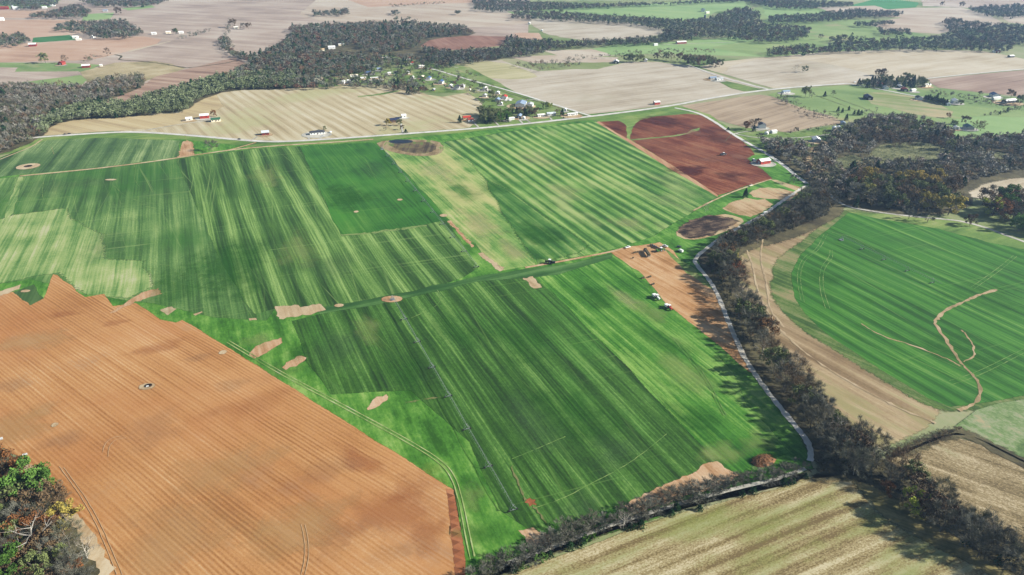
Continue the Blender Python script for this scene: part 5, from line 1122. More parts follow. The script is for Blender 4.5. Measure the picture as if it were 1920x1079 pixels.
BL = [  # name, px, py, length, width, height, roof, wall, angle key, label, category
 ("house", 498, 253, 10, 9, 3.6, 'metal', 'barnred', 'h', "small red house with grey metal roof beside the highway junction", "house", 3),
 ("ranch_house", 595, 252, 21, 8, 3, 'dark', 'white', 'h', "long white ranch house with dark roof on the highway lawn", "house", 5),
 ("house", 740, 229, 14, 9, 3.6, 'navy', 'brown', 'h', "navy roofed house beside the golden tree", "house", 3),
 ("garage", 757, 221, 7, 7, 3.5, 'white', 'white', 'h', "bright white garage behind the navy roofed house", "garage", 1),
 ("house", 875, 224, 12, 8, 3, 'brightred', 'tan', 'h', "red roofed house with white drive beside the highway", "house", 3),
 ("garage", 882, 228, 8, 6, 2.8, 'red', 'white', 'h', "faded red roofed garage in front of the red roofed house", "garage", 1),
 ("shed", 355, 226, 9, 7, 3, 'white', 'offwhite', 'h', "white shed at the lawn end of the tree lined farm drive", "shed", 1),
 ("barn", 384, 222, 13, 9, 4.5, 'white', 'brightred', 'h', "red barn with white roof on the golden field farm", "barn", 2),
 ("house", 405, 228, 13, 9, 3.2, 'green', 'cream', 'h', "cream house with dark green roof next to the red barn", "house", 3),
 ("house", 804, 149, 11, 8, 3, 'blue', 'white', 's', "blue roofed house furthest up the hamlet side road", "house", 2),
 ("barn", 827, 157, 13, 9, 4, 'blue', 'white', 's', "white gabled barn with dark blue roof in the hamlet", "barn", 1),
 ("shed", 813, 171, 7, 5, 2.6, 'grey', 'brown', 's', "small grey shed at the golden field edge", "shed", 0),
 ("house", 845, 164, 8, 7, 3.2, 'white', 'white', 's', "small white house left of the blue roofed house cluster", "house", 1),
 ("house", 857, 166, 12, 9, 3.2, 'navy', 'white', 's', "dark blue roofed house with white front wing", "house", 2),
 ("garage", 867, 164, 9, 8, 3, 'white', 'white', 's', "white garage right of the dark blue roofed house", "garage", 0),
 ("house", 910, 169, 12, 8, 3, 'offwhite', 'white', 's', "low white house with trees along the hamlet side road", "house", 2),
 ("garage", 933, 177, 7, 7, 3, 'white', 'white', 's', "white garage alone on grass beside the side road", "garage", 1),
 ("shed", 881, 171, 3, 3, 2.4, 'white', 'cream', 's', "tiny cream hut above the golden field corner", "shed", 0),
 ("house", 909, 182, 10, 7, 3, 'grey', 'offwhite', 's', "greyish house behind the tall olive tree", "house", 2),
 ("house", 946, 185, 12, 9, 3.3, 'brightred', 'white', 's', "white hamlet house with bright red roof", "house", 3),
 ("house", 933, 190, 12, 8, 3, 'paleblue', 'grey', 's', "pale blue roofed house below the tall olive tree", "house", 2),
 ("shed", 940, 197, 4, 4, 3, 'white', 'white', 's', "small white shed in the middle of the hamlet lawn", "shed", 0),
 ("metal_building", 977, 199, 24, 16, 4.5, 'paleblue', 'white', 's', "large metal building with blue grey roof and white walls", "building", 2),
 ("metal_building", 994, 200, 14, 10, 4, 'grey', 'white', 's', "grey roofed wing beside the large metal building", "building", 1),
 ("shed", 974, 221, 14, 6, 3.2, 'paleblue', 'dark', 's', "open sided long shed with pale blue roof near the highway", "shed", 0),
 ("shed", 952, 226, 6, 4, 2.6, 'white', 'white', 'h', "left white hut by the highway under the dark tree clump", "shed", 0),
 ("shed", 960, 225, 7, 4, 2.6, 'white', 'white', 'h', "right white hut by the highway under the dark tree clump", "shed", 0),
 ("garage", 982, 224, 5, 4, 2.6, 'white', 'white', 's', "white cube garage at the foot of the long pale blue shed", "garage", 0),
 ("house", 1014, 219, 12, 7, 2.8, 'offwhite', 'white', 'h', "left of two pale mobile homes between bare trees", "mobile home", 3),
 ("house", 1033, 217, 14, 8, 3, 'metal', 'offwhite', 'h', "grey white house among bare trees east of the mobile homes", "house", 3),
 ("mobile_home", 1073, 217, 17, 4.5, 3, 'white', 'white', 'h', "long white mobile home alone near the side road corner", "mobile home", 4),
 ("shed", 1060, 209, 5, 4, 3, 'white', 'white', 's', "small white shed behind the long white mobile home", "shed", 0),
 ("house", 622, 92, 16, 11, 4, 'white', 'white', 'h', "bright white building on the clearing in the central wood", "house", 2),
 ("house", 640, 86, 14, 8, 3.4, 'white', 'cream', 'h', "white roofed house highest in the wood clearing", "house", 1),
 ("house", 603, 96, 13, 8, 3.2, 'tan', 'cream', 'h', "tan house at the left end of the wood clearing", "house", 1),
 ("house", 608, 116, 7, 7, 3.6, 'white', 'white', 's', "narrow white house in front of the wood clearing", "house", 1),
 ("house", 619, 116, 16, 6, 3, 'grey', 'offwhite', 'h', "long grey house just right of the narrow white one", "house", 2),
 ("house", 637, 113, 11, 7, 3, 'paleblue', 'offwhite', 'h', "bluish roofed house half under the green conifers", "house", 1),
 ("house", 674, 110, 8, 7, 3, 'white', 'white', 'h', "white house at the right side of the green conifers", "house", 1),
 ("long_shed", 724, 111, 20, 8, 3.2, 'offwhite', 'brown', 'h', "long brown building with pale roof in the wood edge", "shed", 2),
 ("house", 765, 112, 10, 7, 3, 'red', 'white', 'h', "small white and red house at the wood edge", "house", 1),
 ("long_house", 767, 121, 17, 8, 3, 'brightred', 'white', 'h', "long white house with bright red roof by the field lane", "house", 3),
 ("house", 790, 127, 12, 8, 3, 'offwhite', 'white', 'h', "white house where the pale lane enters the field", "house", 1),
 ("house", 690, 139, 12, 8, 3, 'blue', 'dark', 'h', "dark blue roofed house with a long shadow in the meadow", "house", 2),
 ("shed", 695, 130, 6, 5, 3, 'white', 'offwhite', 'h', "small pale shed behind the dark blue roofed house", "shed", 0),
 ("house", 711, 132, 9, 7, 3, 'paleblue', 'grey', 'h', "pale grey cottage between brown hamlet trees", "house", 1),
 ("shed", 730, 140, 6, 5, 3, 'white', 'white', 'h', "white shed on the meadow right of the hamlet lane", "shed", 0),
 ("house", 743, 139, 10, 7, 3, 'dark', 'white', 'h', "dark roofed white house between cedars", "house", 1),
 ("garage", 764, 139, 8, 7, 3, 'white', 'white', 's', "white garage with pointed roof in the hamlet centre", "garage", 0),
 ("mobile_home", 702, 149, 15, 4.5, 2.8, 'white', 'tan', 'h', "white mobile home above the golden field hedge", "mobile home", 2),
 ("mobile_home", 664, 144, 15, 5, 2.8, 'cream', 'white', 'h', "cream mobile home left of the hamlet lane", "mobile home", 2),
 ("long_house", 590, 144, 15, 7, 3, 'brown', 'tan', 'h', "long brown roofed house furthest left in the hamlet", "house", 2),
 ("house", 630, 143, 6, 5, 2.8, 'red', 'white', 'h', "tiny red roofed cottage on the hamlet meadow", "house", 0),
 ("house", 597, 152, 18, 8, 3, 'cream', 'cream', 'h', "low cream house behind the field hedge", "house", 2),
 ("house", 643, 158, 11, 9, 4, 'white', 'white', 's', "bright white house right behind the golden field hedge", "house", 1),
 ("shed", 655, 154, 8, 4, 3, 'white', 'white', 'h', "white shed right of the bright house at the hedge", "shed", 0),
 ("house", 681, 150, 10, 8, 3, 'offwhite', 'tan', 'h', "tan house between the two hamlet mobile homes", "house", 1),
 ("shed", 774, 147, 5, 4, 2.6, 'white', 'white', 's', "smallest white shed in the hamlet east end", "shed", 0),
 ("house", 792, 147, 10, 7, 3, 'cream', 'brown', 's', "brownish house left of the blue roofed top house", "house", 1),
 ("barn", 9, 18, 24, 14, 6, 'red', 'barnred', 'h', "long red barn with faded roof at the far left edge", "barn", 0),
 ("barn", 31, 18, 16, 12, 6, 'white', 'white', 'h', "white barn right of the far red barn", "barn", 0),
 ("shed", 24, 17, 7, 6, 8, 'metal', 'grey', 's', "tall grey shed between the far red and white barns", "shed", 0),
 ("barn", 3, 39, 14, 12, 6, 'white', 'white', 'h', "white barn cut by the left edge of the photo", "barn", 0),
 ("barn", 62, 87, 16, 11, 4.5, 'white', 'barnred', 'h', "red barn with white roof at the corner of the far green strip", "barn", 1),
 ("barn", 83, 9, 16, 12, 5, 'white', 'white', 'h', "pale roofed farm building behind the far copse", "barn", 0),
 ("barn", 98, 12, 20, 8, 4, 'white', 'white', 'h', "long white shed right of the far copse", "barn", 0),
 ("barn", 84, 16, 14, 8, 4, 'white', 'white', 'h', "white shed on the pale field below the far copse", "barn", 0),
 ("house", 66, 6, 12, 9, 4, 'white', 'white', 'h', "white far house left of the pale roofed farm building", "house", 0),
 ("house", 142, 72, 13, 9, 3.5, 'offwhite', 'white', 'h', "white house at the left foot of the far brown wood", "house", 1),
 ("shed", 148, 76, 12, 5, 3, 'cream', 'white', 'h', "cream shed just below the white house at the far wood", "shed", 0),
 ("house", 175, 71, 8, 7, 4, 'white', 'white', 's', "white gable house peeking from the far brown wood", "house", 0),
 ("house", 222, 65, 12, 8, 3.5, 'offwhite', 'cream', 'h', "cream house hidden behind the far brown wood", "house", 0),
 ("house", 289, 65, 12, 8, 3.5, 'white', 'white', 'h', "white house at the right end of the far brown wood", "house", 1),
 ("house", 316, 63, 12, 8, 3.5, 'offwhite', 'cream', 'h', "pale house left of the far olive tree", "house", 0),
 ("house", 340, 63, 12, 8, 3.5, 'white', 'white', 'h', "white house right of the far olive tree", "house", 0),
 ("barn", 117, 122, 11, 9, 5, 'barnred', 'red', 's', "red barn with white lean to on the left pasture", "barn", 0),
 ("shed", 113, 122, 7, 6, 3, 'white', 'dark', 's', "white roofed lean to shed against the red pasture barn", "shed", 0),
 ("barn", 162, 127, 15, 9, 4, 'white', 'barnred', 'h', "red walled barn with big white roof at the pasture corner", "barn", 1),
 ("shed", 190, 125, 5, 4, 3, 'white', 'offwhite', 'h', "tiny white shed right of the big white roofed barn", "shed", 0),
 ("house", 202, 12, 14, 10, 4, 'white', 'cream', 'h', "far house in the gap between the top left woods", "house", 0),
 ("house", 198, 22, 14, 8, 4, 'paleblue', 'grey', 'h', "bluish far farmhouse beside the tall dark tree", "house", 0),
 ("house", 443, 54, 12, 8, 3.5, 'offwhite', 'cream', 'h', "far cottage beside the two trees on the kinked hedge", "house", 0),
 ("house", 992, 46, 8, 7, 4, 'white', 'white', 's', "white house at the end of the creek wood", "house", 0),
 ("house", 1016, 59, 6, 5, 3, 'white', 'white', 's', "small white hut on the wood edge below the pale field", "house", 0),
 ("barn", 1155, 119, 13, 11, 4, 'white', 'dark', 's', "dark barn with bright white roof above the oat field", "barn", 0),
 ("house", 1210, 116, 11, 8, 3.6, 'grey', 'white', 's', "white farmhouse left of the field tree row", "house", 1),
 ("long_barn", 1277, 82, 26, 9, 3.6, 'offwhite', 'barnred', 'h', "long red barn on the green slope by the creek wood", "barn", 2),
 ("shed", 1229, 86, 10, 6, 3, 'white', 'white', 'h', "small white shed at the lane on the green slope", "shed", 0),
 ("barn", 1318, 22, 18, 12, 6, 'blue', 'white', 's', "blue roofed barn on the hill pasture", "barn", 0),
 ("barn", 1326, 26, 12, 8, 4, 'white', 'cream', 'h', "white building on the bare yard of the hill pasture", "barn", 0),
 ("long_shed", 1336, 149, 14, 7, 3, 'paleblue', 'grey', 'h', "blue grey shed on the corner of the oat field", "shed", 2),
 ("long_shed", 1348, 151, 14, 7, 3, 'grey', 'white', 'h', "grey roofed shed right of the blue grey one", "shed", 2),
 ("barn", 1231, 196, 10, 6, 3.6, 'white', 'brightred', 'h', "little red barn with white roof beside the highway", "barn", 2),
 ("house", 1473, 175, 14, 7, 3, 'paleblue', 'white', 'h', "white house on the pasture corner right of the highway bend", "house", 2),
 ("house", 1650, 161, 14, 9, 3, 'red', 'offwhite', 's', "red roofed farmhouse below the conifers at the crossroads", "house", 2),
 ("house", 1660, 167, 13, 8, 3, 'grey', 'white', 's', "grey roofed house in front of the red roofed farmhouse", "house", 2),
 ("barn", 1683, 160, 10, 7, 4, 'white', 'white', 's', "white gabled barn behind the long white shed", "barn", 0),
 ("long_shed", 1687, 165, 14, 7, 3, 'white', 'dark', 's', "long dark shed with white roof at the crossroads", "shed", 0),
 ("barn", 1695, 171, 13, 9, 3.5, 'red', 'dark', 's', "dark barn with red roof beside the farm lane", "barn", 0),
 ("garage", 1711, 172, 9, 6, 3, 'white', 'white', 'h', "white garage at the end of the red roofed barn", "garage", 0),
 ("house", 1737, 163, 13, 8, 3.5, 'white', 'cream', 'h', "cream house right of the big trees at the crossroads", "house", 1),
 ("barn", 1627, 186, 19, 11, 4, 'navy', 'black', 's', "black barn with navy roof standing alone on pasture", "barn", 0),
 ("house", 1722, 187, 12, 9, 3.4, 'dark', 'white', 's', "white house with dark roof left of the conifer row", "house", 2),
 ("machine_shed", 1790, 194, 13, 10, 4.5, 'white', 'white', 's', "large white machine shed right of the conifer row", "shed", 0),
 ("garage", 1777, 198, 9, 6, 3, 'white', 'white', 's', "white garage in front of the white machine shed", "garage", 0),
 ("farmhouse", 1864, 182, 15, 12, 4, 'blue', 'white', 's', "blue roofed white farmhouse at the right edge fields", "house", 3),
 ("long_shed", 1891, 193, 24, 9, 4, 'white', 'dark', 'h', "long white roofed machine shed at the right edge", "shed", 2),
 ("shed", 1867, 187, 16, 5, 3, 'white', 'white', 'h', "low white shed in front of the blue roofed farmhouse", "shed", 0),
 ("barn", 1869, 99, 13, 9, 4, 'blue', 'barnred', 's', "red building with blue roof under the far right wood", "barn", 0),
 ("shed", 1863, 99, 8, 5, 3, 'white', 'white', 's', "white shed left of the red building with blue roof", "shed", 0),
 ("house", 1895, 108, 13, 7, 3.2, 'white', 'dark', 'h', "dark house with white roof right of the far straw field", "house", 0),
 ("house", 1815, 242, 14, 11, 3.4, 'teal', 'grey', 's', "teal roofed house on the round pasture", "house", 3),
 ("garage", 1792, 243, 7, 6, 3, 'white', 'white', 's', "white garage left of the teal roofed house", "garage", 0),
 ("shed", 1580, 234, 9, 6, 2.8, 'paleblue', 'grey', 's', "grey shed at the tip of the dun stubble field", "shed", 0),
 ("farm_building", 1530, 266, 13, 10, 3.6, 'white', 'paleblue', 's', "pale blue walled barn with white roof by the hollow wood", "barn", 1),
 ("farmhouse", 1428, 240, 12, 10, 4.6, 'dark', 'white', 's', "two storey white farmhouse with dark roof by the side road", "house", 3),
 ("garage", 1450, 250, 8, 6, 2.8, 'white', 'white', 'h', "white garage on the farmhouse lawn", "garage", 0),
 ("barn", 1431, 307, 15, 9, 4.2, 'white', 'brightred', 'b', "red barn with bright white roof at the corner of the red field", "barn", 2),
 ("shed", 1520, 330, 8, 7, 3.2, 'white', 'dark', 's', "small dark shed with bright white roof at the road junction", "shed", 0),
]
for k, (nm, px, py, L_, w_, h_, rf, wl, ak, lb, ct, wn_) in enumerate(BL):
    if py > 120 and k % 3 != 2:
        x_, y_ = W(px, py); spot(px + (k % 5) - 2, py + 1.2, (L_ * .75 + 2) / S, gravel2 if k % 2 else sand, 1.25, "farm_yard")
ANG = {'h': A_HW, 's': A_HW + R(62), 'b': road_ang((1410, 308), (1446, 303))}
for (nm, px, py, L_, w_, h_, rf, wl, ak, lb, ct, wn_) in BL:
    building(nm, px, py, L_, w_, h_, rf, wl, ANG[ak], lb, ct, wins=wn_, hip=(ct == 'house' and nm == 'ranch_house'), pitch=.3 if 'metal' in nm or ct == 'mobile home' else .45)
def silo(px, py, r, h, roof, wall, label, nm="grain_bin"):
    x, y = W(px, py); root = empty(nm, (x, y, 1.0)); tag(root, label, "grain bin")
    MB().tube((0, 0, -1), (0, 0, h), r, r, 20).build("body", mt(wall), root)
    MB().tube((0, 0, h + .02), (0, 0, h + r * .5), r * 1.04, .3, 20).build("roof", mt(roof), root)
    MB().box((0, -r - .05, 1), (1, .3, 2)).build("door", mt('grey'), root)
silo(1563, 246, 3.2, 5.5, 'metal', 'silver', "left of the two white grain bins above the hollow wood")
silo(1571, 245, 3.2, 5.5, 'metal', 'silver', "right of the two white grain bins above the hollow wood")
silo(1321, 37, 3.0, 12, 'blue', 'navy', "dark blue silo standing on the hill pasture", "silo")
silo(1437, 252, 3.0, 2.4, 'white', 'white', "round white tank between the farmhouse and its garage", "water_tank")
# utility poles
pm = mt('wood')
def pole(px, py, h, label):
    x, y = W(px, py); root = empty("utility_pole", (x, y, 1.0)); tag(root, label, "utility pole")
    MB().tube((0, 0, -1), (0, 0, h), .16, .11, 8).build("pole", pm, root)
    MB().box((0, 0, h - .8), (2.4, .14, .14), .3).build("crossarm", pm, root)
pole(1717, 411, 11, "wooden utility pole beside the gravel lane in front of the golden trees")
pole(101, 290, 9, "wooden utility pole by the field corner below the left wood")
pole(350, 266, 9, "wooden utility pole between the highway and the clay patch")

# ================================================================ CENTRE PIVOTS
def pivot(p0, p1, n, label, hgt=3.9, over=True):
    a = Vector(W(*p0)); b = Vector(W(*p1)); d = b - a
    Ls = d.length / (n + (.35 if over else 0)); ang = math.atan2(d.y, d.x)
    root = empty("irrigation_pivot", (a.x, a.y, .9), ang); tag(root, label, "irrigation pivot")
    m = mt('steel')
    pp = MB()
    for sx in (-1, 1):
        for sy in (-1, 1): pp.tube((sx * 1.4, sy * 1.4, -.5), (0.25 * sx, .25 * sy, hgt), .12, .1, 5)
    pp.box((0, 0, -.2), (3.6, 3.6, .5)); pp.box((1.7, 0, 1.2), (.8, .8, 1.4))
    pp.build("pivot_point", m, root)
    def zpipe(t): return hgt + .55 * math.sin(math.pi * t)
    sm = tw = wh = None
    for k in range(n + (1 if over else 0)):
        L = Ls if k < n else Ls * .35
        x0 = k * Ls
        if k < n:
            if sm is None:
                s = MB(); q = 10
                for i in range(q):
                    s.tube((L * i / q, 0, zpipe(i / q)), (L * (i + 1) / q, 0, zpipe((i + 1) / q)), .11, .11, 6)
                sp = s.build("span_pipe", m, root); sm = sp.data
                t = MB(); pts = []
                for i in range(1, q):
                    pts.append((L * i / q, zpipe(i / q) - 1.15 * math.sin(math.pi * i / q) ** .5))
                for sy in (-1, 1):
                    prev = (0, 0, hgt)
                    for xx, zz in pts + [(L, hgt)]:
                        cur = (xx, sy * .75 if xx < L else 0, zz); t.tube(prev, cur, .035, .035, 4)
                        if xx < L: t.tube(cur, (xx, 0, zz + 1.1), .045, .045, 4)
                        prev = cur
                for i in range(1, 12): t.tube((L * i / 12, 0, hgt), (L * i / 12, .1, 1.9), .035, .035, 3)
                tr = t.build("truss", m, root)
                u = MB(); tx = L
                for sy in (-1, 1): u.tube((tx, 0, hgt), (tx, sy * 2.3, .7), .1, .1, 5); u.tube((tx - 1.2, sy * .8, hgt + .1), (tx, sy * 2.3, .7), .06, .06, 4)
                u.tube((tx, -2.3, .7), (tx, 2.3, .7), .11, .11, 5); u.box((tx, 0, .95), (.6, .8, .4)); u.box((tx, 0, hgt + .2), (.5, .5, .7))
                tw0 = u.build("drive_tower", m, root); tw = tw0
                w_ = MB(); w_.tube((tx - .18, 0, 0), (tx + .18, 0, 0), .62, .62, 14); w_.tube((tx - .2, 0, 0), (tx + .2, 0, 0), .3, .3, 8)
                wm_ = w_.mesh("wheel"); wm_.materials.append(mt('rubber'))
                for sy in (-1, 1):
                    o = link("wheel", wm_, None, tw); o.location = (0, sy * 2.3, .62)
            else:
                for src in (sp, tr):
                    c = src.copy(); COL.objects.link(c); c.parent = root; c.location = (x0, 0, 0)
                c = tw0.copy(); COL.objects.link(c); c.parent = root; c.location = (x0, 0, 0)
                for ch in list(tw0.children):
                    e = ch.copy(); COL.objects.link(e); e.parent = c
        else:
            s = MB(); s.tube((x0, 0, hgt), (x0 + L, 0, hgt - .1), .12, .1, 6); s.tube((x0 - 2, 0, hgt + 1.6), (x0 + L * .8, 0, hgt), .04, .04, 4); s.tube((x0, 0, hgt), (x0, 0, hgt + 1.6), .06, .06, 4)
            s.build("end_boom", m, root)
pivot((736, 563), (962, 960), 7, "long silver irrigation pivot crossing the dark turf in the centre of the photo", over=False)
pivot((716, 281), (893, 503), 11, "far irrigation pivot along the edge of the dark green rectangle of turf", over=False)
pivot((1577, 451), (1764, 541), 4, "irrigation pivot on the right hand turf field beyond the creek", over=True)

# ================================================================ VEHICLES AND MACHINES
def wheels(root, pts, r, w=.3, name="wheel"):
    me = MB().tube((0, -w / 2, 0), (0, w / 2, 0), r, r, 14).tube((0, -w / 2 - .02, 0), (0, w / 2 + .02, 0), r * .5, r * .5, 10, 1).mesh("wheel")
    me.materials.append(mt('rubber')); me.materials.append(mt('grey'))
    for x, y in pts:
        o = link(name, me, None, root); o.location = (x, y, r)
def car(px, py, ang, body, label, kind='car'):
    x, y = W(px, py); root = empty("parked_" + kind if kind != 'road' else "moving_car", (x, y, 1.15), ang)
    tag(root, label, {'pickup': 'pickup truck', 'van': 'van', 'car': 'car', 'road': 'car'}[kind])
    L, w = (5.4, 1.95) if kind in ('pickup', 'van') else (4.6, 1.85)
    b = MB()
    if kind == 'van':
        prof = [(-L/2, .4), (L/2, .4), (L/2, 1.1), (L/2 - .9, 1.3), (L/2 - 1.4, 2.2), (-L/2, 2.3)]
    elif kind == 'pickup':
        prof = [(-L/2, .45), (L/2, .45), (L/2, 1.1), (L/2 - 1.3, 1.2), (-.1 - L/2 + 2.0, 1.2), (-L/2, 1.15)]
    else:
        prof = [(-L/2, .35), (L/2, .35), (L/2, .8), (L/2 - 1.2, .95), (-L/2 + .6, 1.0), (-L/2, .85)]
    b.prism(prof, -w/2, w/2); b.build("body", mt(body), root)
    g_ = MB()
    if kind == 'van': g_.prism([(L/2 - 1.35, 1.35), (L/2 - .85, 1.33), (L/2 - 1.38, 2.1)], -w/2 + .1, w/2 - .1)
    elif kind == 'pickup': g_.prism([(-.6, 1.2), (1.3, 1.2), (.7, 1.85), (-.5, 1.85)], -w/2 + .12, w/2 - .12)
    else: g_.prism([(-1.6, .97), (1.1, .96), (.4, 1.45), (-1.1, 1.45)], -w/2 + .15, w/2 - .15)
    g_.build("window", mt('glass'), root)
    if kind in ('pickup', 'car', 'road'):
        z = 1.86 if kind == 'pickup' else 1.46
        MB().box((.1 if kind == 'pickup' else -.35, 0, z + .03), (1.2, w - .35, .06)).build("roof", mt(body), root)
    wheels(root, [(-L*.32, -w/2+.12), (-L*.32, w/2-.12), (L*.32, -w/2+.12), (L*.32, w/2-.12)], .36, .24)
    return root
ah = road_ang((85, 257), (210, 249))
car(122, 253.4, ah, 'black', "left of two black cars on the highway at the left", 'road')
car(130, 252.6, ah, 'black', "right of two black cars on the highway at the left", 'road')
car(449, 262.6, road_ang((350, 254), (470, 265)), 'dark', "lone dark car on the highway above the sand track", 'road')
car(605, 257, A_HW, 'silver', "silver car on the drive of the white ranch house")
car(620, 250, A_HW + 1.2, 'white', "white van behind the white ranch house", 'van')
car(949, 190, A_HW, 'white', "white van below the bright red roofed hamlet house", 'van')
car(957, 190, A_HW + .2, 'silver', "silver van right of the white van in the hamlet", 'van')
car(1223, 463, 2.6, 'dark', "dark pickup left of the two at the top of the bare yard", 'pickup')
car(1230, 466.5, 2.4, 'black', "black pickup right of the dark one at the top of the bare yard", 'pickup')
car(1247, 464, 2.5, 'silver', "silver pickup on the grass strip above the bare yard", 'pickup')
car(1177, 466, .5, 'white', "white pickup parked where the sand track meets the bare yard", 'pickup')
car(1276, 473, 2.1, 'white', "white van beside the gravel track bend", 'van')
car(1273, 465, 0, 'dark', "small dark car behind the white van at the bend", 'car')
car(1405, 431, .3, 'white', "white car parked below the gravel track near the bare belt", 'car')
car(1400, 425.5, .5, 'brown', "rusty brown van parked beside the gravel track", 'van')
car(1434, 402, .7, 'silver', "pale van on the lower verge of the gravel track", 'van')
car(1408, 350, .6, 'cream', "cream pickup on the track along the red field", 'pickup')
car(1649, 160.5, A_HW, 'white', "white car in front of the red roofed farmhouse", 'car')
car(1603, 156, A_HW, 'silver', "silver van where the highway meets the farm lane", 'van')
car(1796, 240.5, A_HW, 'white', "white car on the drive of the teal roofed house", 'car')
car(1441, 247.5, .4, 'silver', "silver car in front of the two storey farmhouse", 'car')
def tractor(px, py, ang, body, label, sc=1.0, imp=True, nm="tractor"):
    x, y = W(px, py); root = empty(nm, (x, y, 1.1), ang, sc); tag(root, label, "tractor")
    MB().prism([(.1, .9), (2.5, .9), (2.5, 1.65), (.1, 1.8)], -.45, .45).build("hood", mt(body), root)
    c = MB().prism([(-1.2, 1.0), (.1, 1.0), (.1, 2.6), (-1.1, 2.6)], -.7, .7); c.build("cab", mt('glass'), root)
    MB().box((-.5, 0, 2.72), (1.6, 1.7, .2)).build("roof", mt('white'), root)
    MB().box((-.8, -1.15, 1.75), (1.3, .5, .12)).box((-.8, 1.15, 1.75), (1.3, .5, .12)).build("fender", mt(body), root)
    wheels(root, [(-.8, -1.1), (-.8, 1.1)], .85, .5); wheels(root, [(1.9, -.9), (1.9, .9)], .55, .4)
    if imp:
        i = MB().box((-2.9, 0, .9), (2.4, 2.6, .35)).box((-2.2, 0, 1.5), (.3, 2.2, 1.4)).box((-3.6, 0, 1.3), (1.2, 2.2, .9))
        i.build("implement", mt('white' if body == 'orange' or body == 'brightred' else body), root)
    return root
ae = road_ang((1232, 562), (1255, 580))
tractor(1232, 562, ae, 'white', "white sod harvester upper of the two on the turf edge", 1.35, True, "sod_harvester")
tractor(1255, 581, ae, 'brightred', "white and red sod harvester lower of the two on the turf edge", 1.3, True, "sod_harvester")
tractor(1240, 472, .4, 'tractorgreen', "green tractor near the top of the bare yard", 1.35)
tractor(1029, 495, 2.9, 'black', "dark tractor alone on the sand track in the middle", 1.4)
tractor(1357, 292, .3, 'dark', "dark tractor working in the middle of the red field", 1.3)
tractor(1413, 304, 0.2, 'blue', "blue tractor in the shade left of the red barn", 1.3, False)
# flatbed truck
def truck(px, py, ang, label):
    x, y = W(px, py); root = empty("flatbed_truck", (x, y, 1.1), ang); tag(root, label, "truck")
    MB().prism([(6.2, .6), (8.4, .6), (8.4, 1.7), (7.6, 1.9), (7.3, 3.0), (6.2, 3.0)], -1.2, 1.2).build("cab", mt('black'), root)
    MB().box((-.8, 0, 1.25), (13.2, 2.5, .3)).build("trailer", mt('grey'), root)
    l = MB()
    for i in range(8): l.box((-6.4 + i * 1.62, 0, 2.25), (1.35, 2.2, 1.6))
    l.build("sod_load", mt('sod'), root)
    wheels(root, [(-5.6, -1.1), (-5.6, 1.1), (-4.4, -1.1), (-4.4, 1.1), (5.4, -1.1), (5.4, 1.1), (7.6, -1.1), (7.6, 1.1)], .5, .35)
truck(1213, 478, road_ang((1216, 483), (1206, 468)), "long flatbed truck with dark sod load in the bare yard")
for i, (px, py, n, lb) in enumerate(((1189, 476, 3, "row of low pallets left of the flatbed truck"), (1187, 485.5, 1, "single pallet below the pallet row in the bare yard"), (1204.5, 523.5, 2, "left small dark pallet near the turf edge"), (1217, 521.5, 2, "dark pallet pair in the middle of the bare yard"), (1223, 535.5, 2, "dark pallets just above the sod harvesters"))):
    x, y = W(px, py); root = empty("sod_pallet", (x, y, 1.1), .4); tag(root, lb, "pallet")
    p = MB(); q = MB()
    for k in range(n): p.box((k * 1.7, 0, .1), (1.2, 1.2, .18)); q.box((k * 1.7, (k % 2) * .4, .65), (1.15, 1.15, .9))
    p.build("pallet", mt('wood'), root); q.build("sod_stack", mt('sod'), root)
for px, py, an, lb in ((1412, 417, .5, "dark farm implement nearest the gravel track edge"), (1418, 414, .8, "rusty farm implement right of the dark one"), (1427, 408, .6, "long dark implement below the pale gravel track")):
    x, y = W(px, py); root = empty("farm_implement", (x, y, 1.0), an); tag(root, lb, "implement")
    f = MB().box((0, 0, .9), (3.6, .2, .2)).box((0, 1.2, .9), (3.6, .2, .2)).box((1.8, .6, .9), (.2, 1.4, .2)).box((-1.8, .6, .9), (.2, 1.4, .2)).tube((1.8, .6, .9), (4, .6, .6), .1, .1, 5)
    f.build("frame", mt('dark'), root); wheels(root, [(-.9, -.2), (-.9, 1.4)], .5, .25)
    MB().box((0, .6, 1.3), (2.0, .9, .7)).build("hopper", mt('brown'), root)
for px, py, lb in ((2, 826, "pale small tank at the left edge above the corner grove"), (48, 856, "pale small tank beside the brown topped corner tree"), (277, 727, "white pipe stand beside the dark pit in the brown field")):
    x, y = W(px, py); root = empty("field_tank", (x, y, 1.0), .5); tag(root, lb, "tank")
    s = .72 if px != 277 else .5
    MB().tube((-1.6 * s, 0, 1.1 * s), (1.6 * s, 0, 1.1 * s), .9 * s, .9 * s, 12).build("tank", mt('grey'), root)
    MB().box((0, 0, .2), (3.2 * s, 1.2 * s, .5)).build("skid", mt('grey'), root)
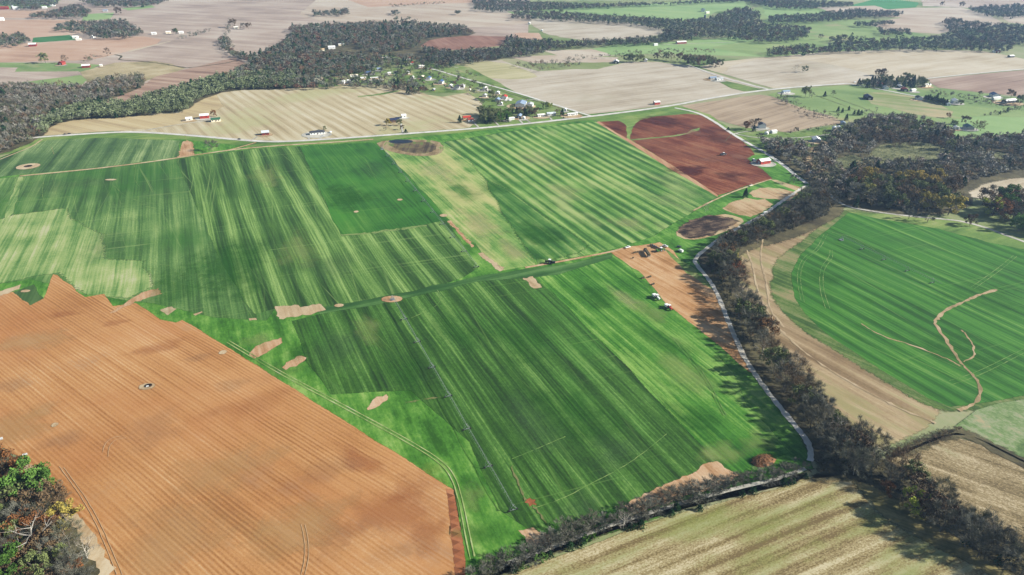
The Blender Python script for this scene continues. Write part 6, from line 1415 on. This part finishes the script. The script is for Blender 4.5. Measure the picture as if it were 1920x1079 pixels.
# brush pile
x, y = W(1430, 866); root = empty("brush_pile", (x, y, .9), .4); tag(root, "orange brown pile of uprooted brush near the end of the gravel track", "brush pile")
r_ = np.random.default_rng(9); m_ = MB(); vs = [(0, 0, 2.9)]; fs = []
for j in range(1, 7):
    for i in range(18):
        a = i * math.pi / 9; q = j / 6; vs.append((7.2 * q * math.cos(a) * (1 + .1 * r_.normal()), 4.8 * q * math.sin(a) * (1 + .1 * r_.normal()), 2.9 * (1 - q ** 1.6) + .4 * r_.normal() * (q < .95) - .2))
for i in range(18): fs.append((0, 1 + i, 1 + (i + 1) % 18))
for j in range(5):
    for i in range(18): a0 = 1 + j * 18; fs.append((a0 + i, a0 + 18 + i, a0 + 18 + (i + 1) % 18, a0 + (i + 1) % 18))
m_.add(vs, fs); m_.build("mound", plain_mat("rooty_soil", '#7a573c', .6, .5, .95), root)
n = 700; th = r_.random(n) * 6.28; q = np.sqrt(r_.random(n)); pos = np.stack([6.8 * q * np.cos(th), 4.5 * q * np.sin(th), 2.9 * (1 - q ** 1.6)], 1)
link("branches", tri_mesh("branches", blades(n, pos, 1.8, .16, np.tile([0, 0, .6], (n, 1)), .9, r_)), plain_mat("dead_branches", '#8f6a4a', .6, .4, .9), root)
for o in list(bpy.data.objects):      # everything that stands on the ground sheets rests on their surface
    if o.parent is None and .85 < o.location.z < 1.25: o.location.z = LEVEL[1] + .01
# ---------------------------------------------------------------- the hazy air
hz = MB().box((0, 15000, 220), (29800, 31600, 0), 0)
hz = MB().box((0, 14600, 204), (29000, 31000, 410))
hm = bpy.data.materials.new("haze"); hm.use_nodes = True
hn = hm.node_tree
for n in list(hn.nodes):
    if n.type != 'OUTPUT_MATERIAL': hn.nodes.remove(n)
pv = hn.nodes.new("ShaderNodeVolumePrincipled")
pv.inputs["Color"].default_value = (0.42, 0.66, 1.0, 1)
pv.inputs["Density"].default_value = 0.00006
pv.inputs["Anisotropy"].default_value = 0.2
hn.links.new(pv.outputs[0], [n for n in hn.nodes if n.type == 'OUTPUT_MATERIAL'][0].inputs["Volume"])
ho = hz.build("haze", hm); ho["kind"] = "stuff"; ho["label"] = "thin bluish haze over the far fields"; ho["category"] = "haze"
